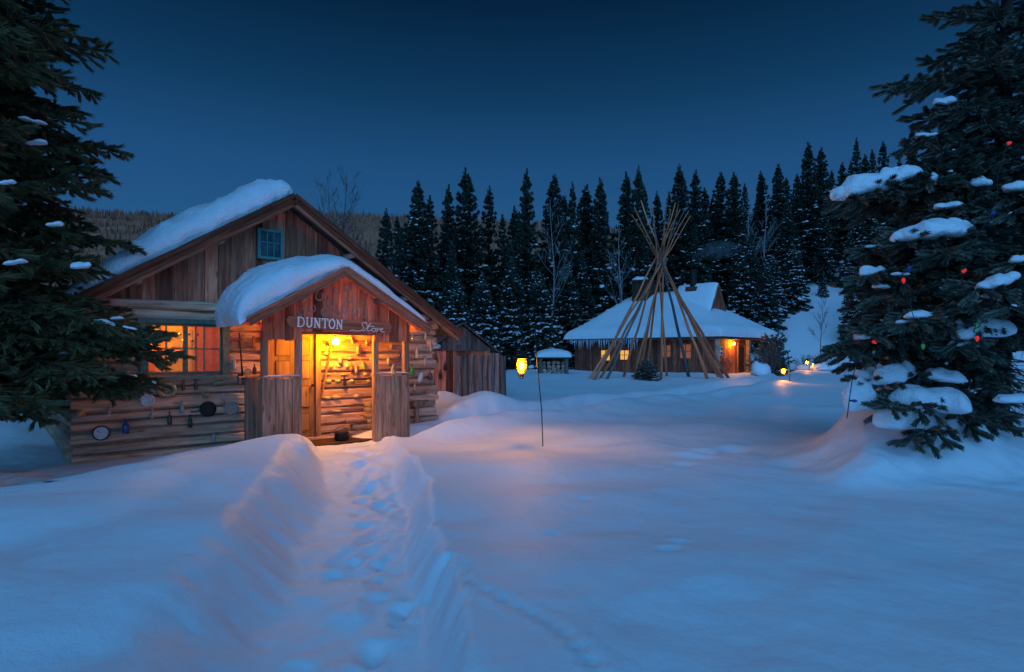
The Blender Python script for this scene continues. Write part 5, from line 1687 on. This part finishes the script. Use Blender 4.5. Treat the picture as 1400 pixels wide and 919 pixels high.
MB().add(rs, fq).add([(x, y, z + 0.004) for x, y, z in rb], [tuple(reversed(q)) for q in fq]).build('roof_snow', 'snow_roof', fc, smooth=True)
# gablet above the side
gy_, gxm, gw, gz0, gz1 = 2.75, 5.0, 1.45, 4.30, 6.72
xb = -gw
while xb < gw - 0.02:
    w = min(0.29, gw - xb)
    za = gz0 + (gz1 - gz0) * (1 - abs(xb) / gw)
    zc = gz0 + (gz1 - gz0) * (1 - abs(xb + w) / gw)
    plank_mb(w - 0.02, gz0 - 0.5, max(za, gz0), max(zc, gz0), 0.05).build('gablet_board', 'cabin_board', fc, (gxm + xb, gy_, 0))
    xb += w
for sg in (-1, 1):
    L = math.hypot(gw + 0.3, (gz1 - gz0) * (gw + 0.3) / gw)
    an = math.atan2(gz1 - gz0, gw)
    b = MB().box(0, L, -0.32, 3.0, 0.0, 0.10)
    bs = MB()
    if sg < 0:
        b.v = [(-x, y, z) for x, y, z in b.v]
        b.f = [tuple(reversed(q)) for q in b.f]
    o = b.build('gablet_roof', 'fascia', fc, (gxm, gy_, gz1 + 0.02))
    o.rotation_euler = (0, sg * an, 0)
    snow_slab(lambda u, v: Vector((gxm + sg * (gw + 0.25) * u, gy_ - 0.28 + 3.3 * v, gz1 + 0.17 - (gz1 - gz0) / gw * (gw + 0.25) * u)), 12, 12, lambda u, v: 0.42 if sg < 0 else 0.16, (5, 5), (7, 6), 0.05, 14 + sg, 0.1, 1.2).build('gablet_snow', 'snow_roof', fc, smooth=True)
p, q = fc_side(968, 413, gy_), fc_side(973, 428, gy_)
wo = MB().box(p.x, q.x, gy_ - 0.06, gy_ - 0.005, q.z, p.z).build('window', 'paint_white', fc)
for j in range(2):
    h_ = (p.z - q.z) / 2
    MB().box(p.x + 0.07, q.x - 0.07, gy_ - 0.075, gy_ - 0.062, q.z + j * h_ + 0.06, q.z + (j + 1) * h_ - 0.06).build('pane', 'pane_dark', wo)
# chimneys
c = FC_I @ at(880, 400, 48.5)
ch = MB().box(c.x - 0.7, c.x + 0.7, c.y - 0.7, c.y + 0.7, 5.0, 7.45, 0.02).box(c.x - 0.82, c.x + 0.82, c.y - 0.82, c.y + 0.82, 7.455, 7.6).build('chimney', 'dark_wood', fc)
MB().blob((c.x, c.y + 0.3, 7.63), 0.75, 0.6, 0.34, 3, 14, 8, 0.2, 0.1).build('chimney_snow', 'snow_roof', ch, smooth=True)
c = FC_I @ at(948, 400, 45.6)
ch = MB().box(c.x - 0.45, c.x + 0.45, c.y - 0.45, c.y + 0.45, 4.6, 6.75, 0.02).build('flue_base', 'brick_red', fc)
MB().lathe([(0.26, 6.755), (0.26, 7.95), (0.34, 7.96), (0.34, 8.04), (0.22, 8.12)], 12, (c.x, c.y, 0)).build('flue', 'iron', ch)
FLUE = FC_M @ Vector((c.x, c.y, 8.1))
# icicles under the eave on the left
for k in range(46):
    y = 6.3 + 6.6 * (k + rnd.random() * 0.8) / 46
    L = rnd.uniform(0.25, 1.05)
    MB().tube([(0.02, y, EZ - 0.02), (0.02, y + 0.01, EZ - 0.5 * L), (0.02, y, EZ - L)], [0.05, 0.03, 0.004], 5).build('icicle', 'ice', fc, smooth=True)
# porch lamp of the far cabin
c = fc_side(1004, 470, 0.42)
fl = empty('cabin_lamp', mw=FC_M @ Matrix.Translation((c.x, 0.45, 2.28)))
tag(fl, 'small glowing lamp under the porch roof of the far cabin', 'lamp')
MB().lathe([(0.001, -0.1), (0.08, -0.08), (0.10, 0.0), (0.07, 0.06), (0.03, 0.09)], 12).build('bulb', 'cabin_bulb', fl, smooth=True)
MB().lathe([(0.03, 0.085), (0.03, 0.22)], 8).build('stem', 'iron', fl)
c = fc_side(994, 497, 0.5)
wt = empty('cartwheel', mw=FC_M @ Matrix.Translation((c.x, 0.52, gz(16, 41) + 0.62)) @ Matrix.Rotation(R(-8), 4, 'X'))
tag(wt, 'round wooden wheel leaning on the far cabin side wall', 'wheel')
MB().tube([(0.55 * math.cos(R(t)), 0, 0.55 * math.sin(R(t))) for t in range(0, 361, 20)], 0.06, 6).build('rim', 'cabin_board', wt)
for k in range(4):
    MB().tube([(0.52 * math.cos(R(45 * k)), 0, 0.52 * math.sin(R(45 * k))), (-0.52 * math.cos(R(45 * k)), 0, -0.52 * math.sin(R(45 * k)))], 0.03, 5).build('spoke', 'cabin_board', wt)

# smoke from the flue
sm, nt, b_ = nmat('smoke')
nt.nodes.remove(b_)
pv = node(nt, 'ShaderNodeVolumePrincipled')
pv.inputs['Color'].default_value = (1, 1, 1, 1)
tcn = node(nt, 'ShaderNodeTexCoord')
nz = node(nt, 'ShaderNodeTexNoise', i_Scale=0.9, i_Detail=3.0, i_Distortion=0.6)
nt.links.new(tcn.outputs['Object'], nz.inputs['Vector'])
rr_ = ramp(nt, nz.outputs[0], [(0.46, (0, 0, 0)), (0.80, (0.5, 0.5, 0.5))])
nt.links.new(rr_.outputs[0], pv.inputs['Density'])
nt.links.new(pv.outputs[0], nt.nodes['Material Output'].inputs['Volume'])
M['smoke'] = sm
b = MB()
pts = [FLUE + Vector((0, 0, 0.05)), FLUE + Vector((0.2, 0, 0.7)), FLUE + Vector((0.9, 0.2, 1.3)), FLUE + Vector((2.0, 0.5, 1.6)), FLUE + Vector((3.4, 0.8, 1.75)), FLUE + Vector((4.6, 1, 1.8))]
b.tube(pts, [0.2, 0.45, 0.75, 0.8, 0.6, 0.1], 12)
tag(b.build('smoke', 'smoke', smooth=True), 'thin blue smoke drifting from the far cabin flue', kind='stuff')

# snow-capped woodshed left of the far cabin
p = at(757, 497, 40)
ws_ = empty('woodshed', (p.x, 40, gz(p.x, 40) - 0.1))
tag(ws_, 'low snow capped woodshed just left of the far cabin', 'shed')
for (dx, dy) in ((-0.9, 0), (0.9, 0), (-0.9, 1.2), (0.9, 1.2)):
    MB().box(dx - 0.09, dx + 0.09, dy - 0.09, dy + 0.09, -0.3, 1.15).build('post', 'post', ws_)
MB().box(-1.1, 1.1, -0.2, 1.4, 1.16, 1.24).build('roof', 'roofing', ws_)
snow_slab(lambda u, v: Vector((-1.2 + 2.4 * u, -0.3 + 1.8 * v, 1.245)), 14, 12, lambda u, v: 0.55, (3, 3), (3, 3), 0.1, 6, 0.1).build('roof_snow', 'snow_roof', ws_, smooth=True)
for i in range(5):
    for j in range(4):
        log_mb(1.0, 0.12, 0.12, i * 7 + j, 7, 2, 'y').build('stacked_log', 'log_y', ws_, (-0.66 + 0.33 * i, 0.1, 0.1 + 0.25 * j), smooth=True)

# ------------------------------------------------------------------ shed and log fence behind the store
sp = at(632, 545, 18.6)
sh = empty('shed', (sp.x, 18.6, gz(sp.x, 18.6) - 0.1), R(14))
tag(sh, 'small shed with a grey shingled gable between store and log fence', 'shed')
MB().box(-1.25, 0.9, 0.02, 1.8, -0.3, 1.72).build('wall', 'dark_wood', sh)
xb = -1.25
while xb < 0.88:
    w = min(rnd.uniform(0.16, 0.24), 0.9 - xb)
    plank_mb(w - 0.01, -0.3, 1.70, 1.70, 0.03).build('wall_board', 'board', sh, (xb, -0.012, 0))
    xb += w
xb = -0.95
while xb < 0.93:
    w = 0.155
    za, zc = 2.42 - 0.82 * abs(xb + 0.0), 2.42 - 0.82 * abs(xb + w)
    plank_mb(w - 0.008, 1.62, max(1.64, za), max(1.64, zc), 0.03).build('gable_board', 'shingle', sh, (xb, -0.06, 0))
    xb += w
for sg in (-1, 1):
    an = math.atan(0.82)
    L = 1.1 / math.cos(an) + 0.05
    for k in range(7):
        b = MB().box(L * k / 7 - 0.02, L * (k + 1) / 7 + 0.03, -0.22, 2.0, 0.005 * k, 0.03 + 0.005 * k, 0.004)
        if sg < 0:
            b.v = [(-x, y, z) for x, y, z in b.v]
            b.f = [tuple(reversed(q)) for q in b.f]
        o = b.build('roof_board', 'shingle', sh, (0, 0, 2.47))
        o.rotation_euler = (0, sg * an, 0)
MB().blob((-0.92, -0.05, 1.72), 0.24, 0.3, 0.15, 6, 14, 8, 0.2, 0.3).build('roof_snow', 'snow_roof', sh, smooth=True)
for k in range(5):
    x = -1.12 + 0.14 * k
    MB().lathe([(0.001, 0), (0.05, 0.0), (0.05, 0.16), (0.02, 0.22), (0.02, 0.28)], 8, (x, -0.06, 0.75 + 0.25 * (k % 3))).build('hung_bottle', 'b_dark' if k % 2 else 'b_brown', sh, smooth=True)

fp = at(657, 545, 17.2)
fe = empty('log_fence', (fp.x, 17.2, 0))
tag(fe, 'tall stockade fence of upright grey logs beside the store', 'fence')
for k, (pa, pb_) in enumerate(((622, 632), (632, 640), (641, 650), (651, 661), (661, 668), (668, 677), (677, 684), (684, 692))):
    Yf = 17.4 - 0.06 * k
    x0, x1 = (pa - CX) / F * Yf, (pb_ - CX) / F * Yf
    r_ = (x1 - x0) / 2 * 1.02
    xc = (x0 + x1) / 2 - fp.x
    top = EYE - (484 + rnd.uniform(-2, 3) - HY) / F * Yf
    b = MB().tube([(xc, 0, -0.3), (xc + rnd.uniform(-0.02, 0.02), 0, 0.5), (xc + rnd.uniform(-0.02, 0.02), 0, 1.1), (xc + rnd.uniform(-0.02, 0.02), 0, top)], [r_ * rnd.uniform(0.94, 1.05) for _ in range(4)], 10)
    po = b.build('fence_log', 'post', fe, (0, Yf - 17.2, 0), smooth=False)

# ------------------------------------------------------------------ lanterns
def lantern(loc, sc, label, strength_mat='flame'):
    e = empty('lantern', loc)
    e.scale = (sc,) * 3
    tag(e, label, 'lantern', 'lanterns along the path')
    MB().lathe([(0.001, -0.17), (0.024, -0.17), (0.026, -0.16), (0.020, -0.15), (0.018, -0.115), (0.012, -0.105)], 14).build('base', 'iron', e)
    MB().lathe([(0.040, -0.104), (0.062, -0.02), (0.060, 0.045), (0.05, 0.075)], 14).build('glass', 'frost', e, smooth=True)
    MB().lathe([(0.001, -0.060), (0.018, -0.05), (0.030, -0.02), (0.026, 0.015), (0.012, 0.040), (0.001, 0.05)], 12).build('flame', strength_mat, e, smooth=True)
    MB().lathe([(0.062, 0.078), (0.100, 0.080), (0.100, 0.090), (0.055, 0.12), (0.050, 0.15), (0.062, 0.155), (0.03, 0.185), (0.001, 0.19)], 14).build('cap', 'iron', e)
    for k in range(4):
        a = R(38 + 90 * k)
        MB().tube([(0.036 * math.cos(a), 0.036 * math.sin(a), -0.152), (0.080 * math.cos(a), 0.080 * math.sin(a), -0.03), (0.080 * math.cos(a), 0.080 * math.sin(a), 0.03), (0.070 * math.cos(a), 0.070 * math.sin(a), 0.082)], 0.006, 5).build('guard_wire', 'iron', e)
    MB().tube([(0.07 * math.cos(R(t)), 0, 0.15 + 0.12 * math.sin(R(t))) for t in range(0, 181, 18)], 0.004, 5).build('bail', 'iron', e)
    return e


def hook(base, top, dx, h_end, r_, label):
    e = empty('lantern_hook', base)
    tag(e, label, 'hook', 'lantern hooks along the path')
    b, t = Vector((0, 0, -0.25)), Vector(top) - Vector(base)
    MB().tube([b, t * 0.33 + Vector((0.012, 0, 0)), t * 0.66 + Vector((-0.008, 0, 0)), t], r_, 7).build('pole', 'iron', e, smooth=True)
    pts = [t + Vector((dx / 2 * (1 - math.cos(R(a))), 0, abs(dx) * 0.55 * math.sin(R(a)))) for a in range(0, 181, 18)]
    pts += [Vector((t.x + dx, t.y, h_end))]
    MB().tube(pts, r_ * 0.8, 6).build('crook', 'iron', e, smooth=True)
    return e


Yl = 9.15
bx = at(743, 613, Yl)
b0 = Vector((bx.x, Yl, gz(bx.x, Yl)))
t0 = at(732, 452, Yl)
lp = at(713, 499, Yl)
hook(b0, t0, lp.x - t0.x, lp.z + 0.33 - b0.z, 0.0085, 'thin leaning dark iron hook pole standing alone in the near snow')
lantern(lp, 1.25, 'bright yellow lantern hanging nearest, just right of the log fence', 'flame_near')
Yl = 26.5
bx = at(1080, 531, Yl)
b0 = Vector((bx.x, Yl, gz(bx.x, Yl)))
t0 = at(1077, 483, Yl)
lp = at(1071, 507, Yl)
hook(b0, t0, lp.x - t0.x, lp.z + 0.36 - b0.z, 0.02, 'curved shepherd hook in the snow right of the tipi')
lantern(lp, 1.45, 'glowing lantern on the curved hook right of the tipi')
Yl = 44.0
bx = at(1106, 507, Yl)
b0 = Vector((bx.x, Yl, gz(bx.x, Yl)))
t0 = Vector((b0.x + 0.02, Yl, b0.z + 1.05))
lp = Vector((b0.x - 0.16, Yl, b0.z + 0.62))
hook(b0, t0, lp.x - t0.x, lp.z + 0.36 - b0.z, 0.025, 'short lantern hook in the snow far behind the tipi')
lantern(lp, 1.5, 'small farthest lantern glowing above a pool of lit snow')

# ------------------------------------------------------------------ bare trees, shrubs, small juniper
def bare_tree(name, base, H, seed, r0, mat, label, spread=0.28, nb=16, group='bare aspens'):
    g = random.Random(seed)
    e = empty(name, base)
    tag(e, label, 'tree', group)
    t = MB()
    ax = [Vector((0.03 * H * math.sin(k * 0.9 + seed) * 0.4, 0, H * k / 8)) for k in range(9)]
    t.tube(ax, [max(0.012, r0 * (1 - k / 8.4)) for k in range(9)], 6)
    t.build('trunk', mat, e, smooth=True)
    c = MB()
    for k in range(nb):
        u = 0.35 + 0.62 * k / nb
        p = ax[int(u * 8)].lerp(ax[min(8, int(u * 8) + 1)], u * 8 - int(u * 8))
        az = g.uniform(0, 6.28)
        L = H * spread * (1.15 - u) * g.uniform(0.6, 1.2)
        d = Vector((math.cos(az) * 0.75, math.sin(az) * 0.75, g.uniform(0.7, 1.3))).normalized()
        q = [p, p + d * L * 0.5, p + d * L + Vector((0, 0, L * 0.15))]
        c.tube(q, [r0 * 0.32 * (1.1 - u), r0 * 0.22 * (1.1 - u), 0.010], 4, False)
        for j in range(7):
            s_ = q[0].lerp(q[2], g.uniform(0.3, 1))
            dd = (d + Vector((g.uniform(-1, 1), g.uniform(-1, 1), g.uniform(-0.2, 0.9)))).normalized() * L * g.uniform(0.2, 0.5)
            c.tube([s_, s_ + dd], [0.014, 0.006], 3, False)
    c.build('crown', mat, e)
    return e


for (px, top, Yd, lab, sd, r0, mt) in ((470, 232, 46, 'taller of two bare trees rising above the store roof', 1, 0.17, 'twig'), (447, 240, 47, 'shorter of two bare trees rising above the store roof', 2, 0.15, 'twig'), (520, 335, 36, 'frosty bare tree beside the small dark spruce behind the store', 3, 0.08, 'aspen'), (535, 350, 34, 'low frosty bare tree just above the right end of the store roof', 7, 0.06, 'aspen'),
                                       (755, 272, 54, 'pale aspen trunk among the spruces right of the near lantern', 4, 0.11, 'aspen'), (848, 305, 55, 'pale forked aspen left of the tipi pole tops', 5, 0.13, 'aspen'), (1025, 262, 68, 'pale slender aspen in the wood right of the tipi', 6, 0.12, 'aspen'), (1046, 268, 68, 'second pale slender aspen in the wood right of the tipi', 8, 0.12, 'aspen'), (1123, 395, 48, 'bare sapling standing on the open slope', 9, 0.05, 'twig')):
    x = (px - CX) / F * Yd
    g0 = gz(x, Yd)
    H = EYE + (HY - top) / F * Yd - g0
    bare_tree('bare_tree', (x, Yd, g0 - 0.1), H, sd, r0, mt, lab, 0.34 if r0 > 0.14 else 0.28, 34 if r0 > 0.14 else 18)


def shrub(px, py, Yd, w, h, seed, label, nst=26, snowy=True):
    g = random.Random(seed)
    x = (px - CX) / F * Yd
    e = empty('shrub', (x, Yd, gz(x, Yd)))
    tag(e, label, 'shrub', 'twiggy shrubs near the far cabin')
    b = MB()
    for k in range(nst):
        az, tl = g.uniform(0, 6.28), g.uniform(0.15, 1.0)
        d = Vector((math.cos(az) * tl * w, math.sin(az) * tl * w * 0.7, h * g.uniform(0.6, 1.1) * (1.15 - 0.4 * tl)))
        mid_ = d * 0.5 + Vector((0, 0, 0.1 * h))
        b.tube([(0.2 * w * math.cos(az), 0.2 * w * math.sin(az), -0.05), mid_, d], [0.022, 0.016, 0.006], 4, False)
        for j in range(5):
            s_ = mid_.lerp(d, g.random())
            b.tube([s_, s_ + Vector((g.uniform(-1, 1), g.uniform(-1, 1), g.uniform(0.1, 1))) * 0.22 * h], [0.011, 0.005], 3, False)
    b.build('twigs', 'twig', e)
    if snowy:
        MB().blob((0, 0, 0.12 * h), w * 0.65, w * 0.5, h * 0.42, seed, 16, 9, 0.3, 0.5).build('snow_heap', 'snow_roof', e, smooth=True)


shrub(1038, 505, 37, 1.0, 1.5, 1, 'snow heaped twiggy shrub at the corner of the far cabin')
shrub(1052, 500, 39, 0.9, 1.9, 2, 'taller twiggy shrub beside the far cabin porch post', snowy=False)
shrub(1128, 500, 44, 1.4, 1.3, 3, 'bare twiggy shrub behind the farthest lantern')
shrub(1100, 497, 47, 1.2, 1.2, 4, 'low bare shrub left of the farthest lantern')
jn = spruce('juniper', 55, 1.9, 1.25, 0.1, lambda q: (1 - q) ** 0.5, 0.22, 7, FT, 1, 'needle_blue', 0.06, rise=0.35, droop=0.2, sec_d=0.13, sec_l=0.4, rr=0.07, snow=0.35, snow_sz=0.2)
x = (884 - CX) / F * 30.0
plant_tree('juniper', jn, (x, 30.0, gz(x, 30.0) - 0.1), 0.4, (0.62, 0.52), 'small snow dusted evergreen in front of the tipi poles', 'shrub')
x = (1054 - CX) / F * 40.5
plant_tree('juniper', jn, (x, 40.5, gz(x, 40.5) - 0.1), 1.4, (1.2, 1.35), 'dark evergreen bush behind the far cabin porch post', 'shrub')
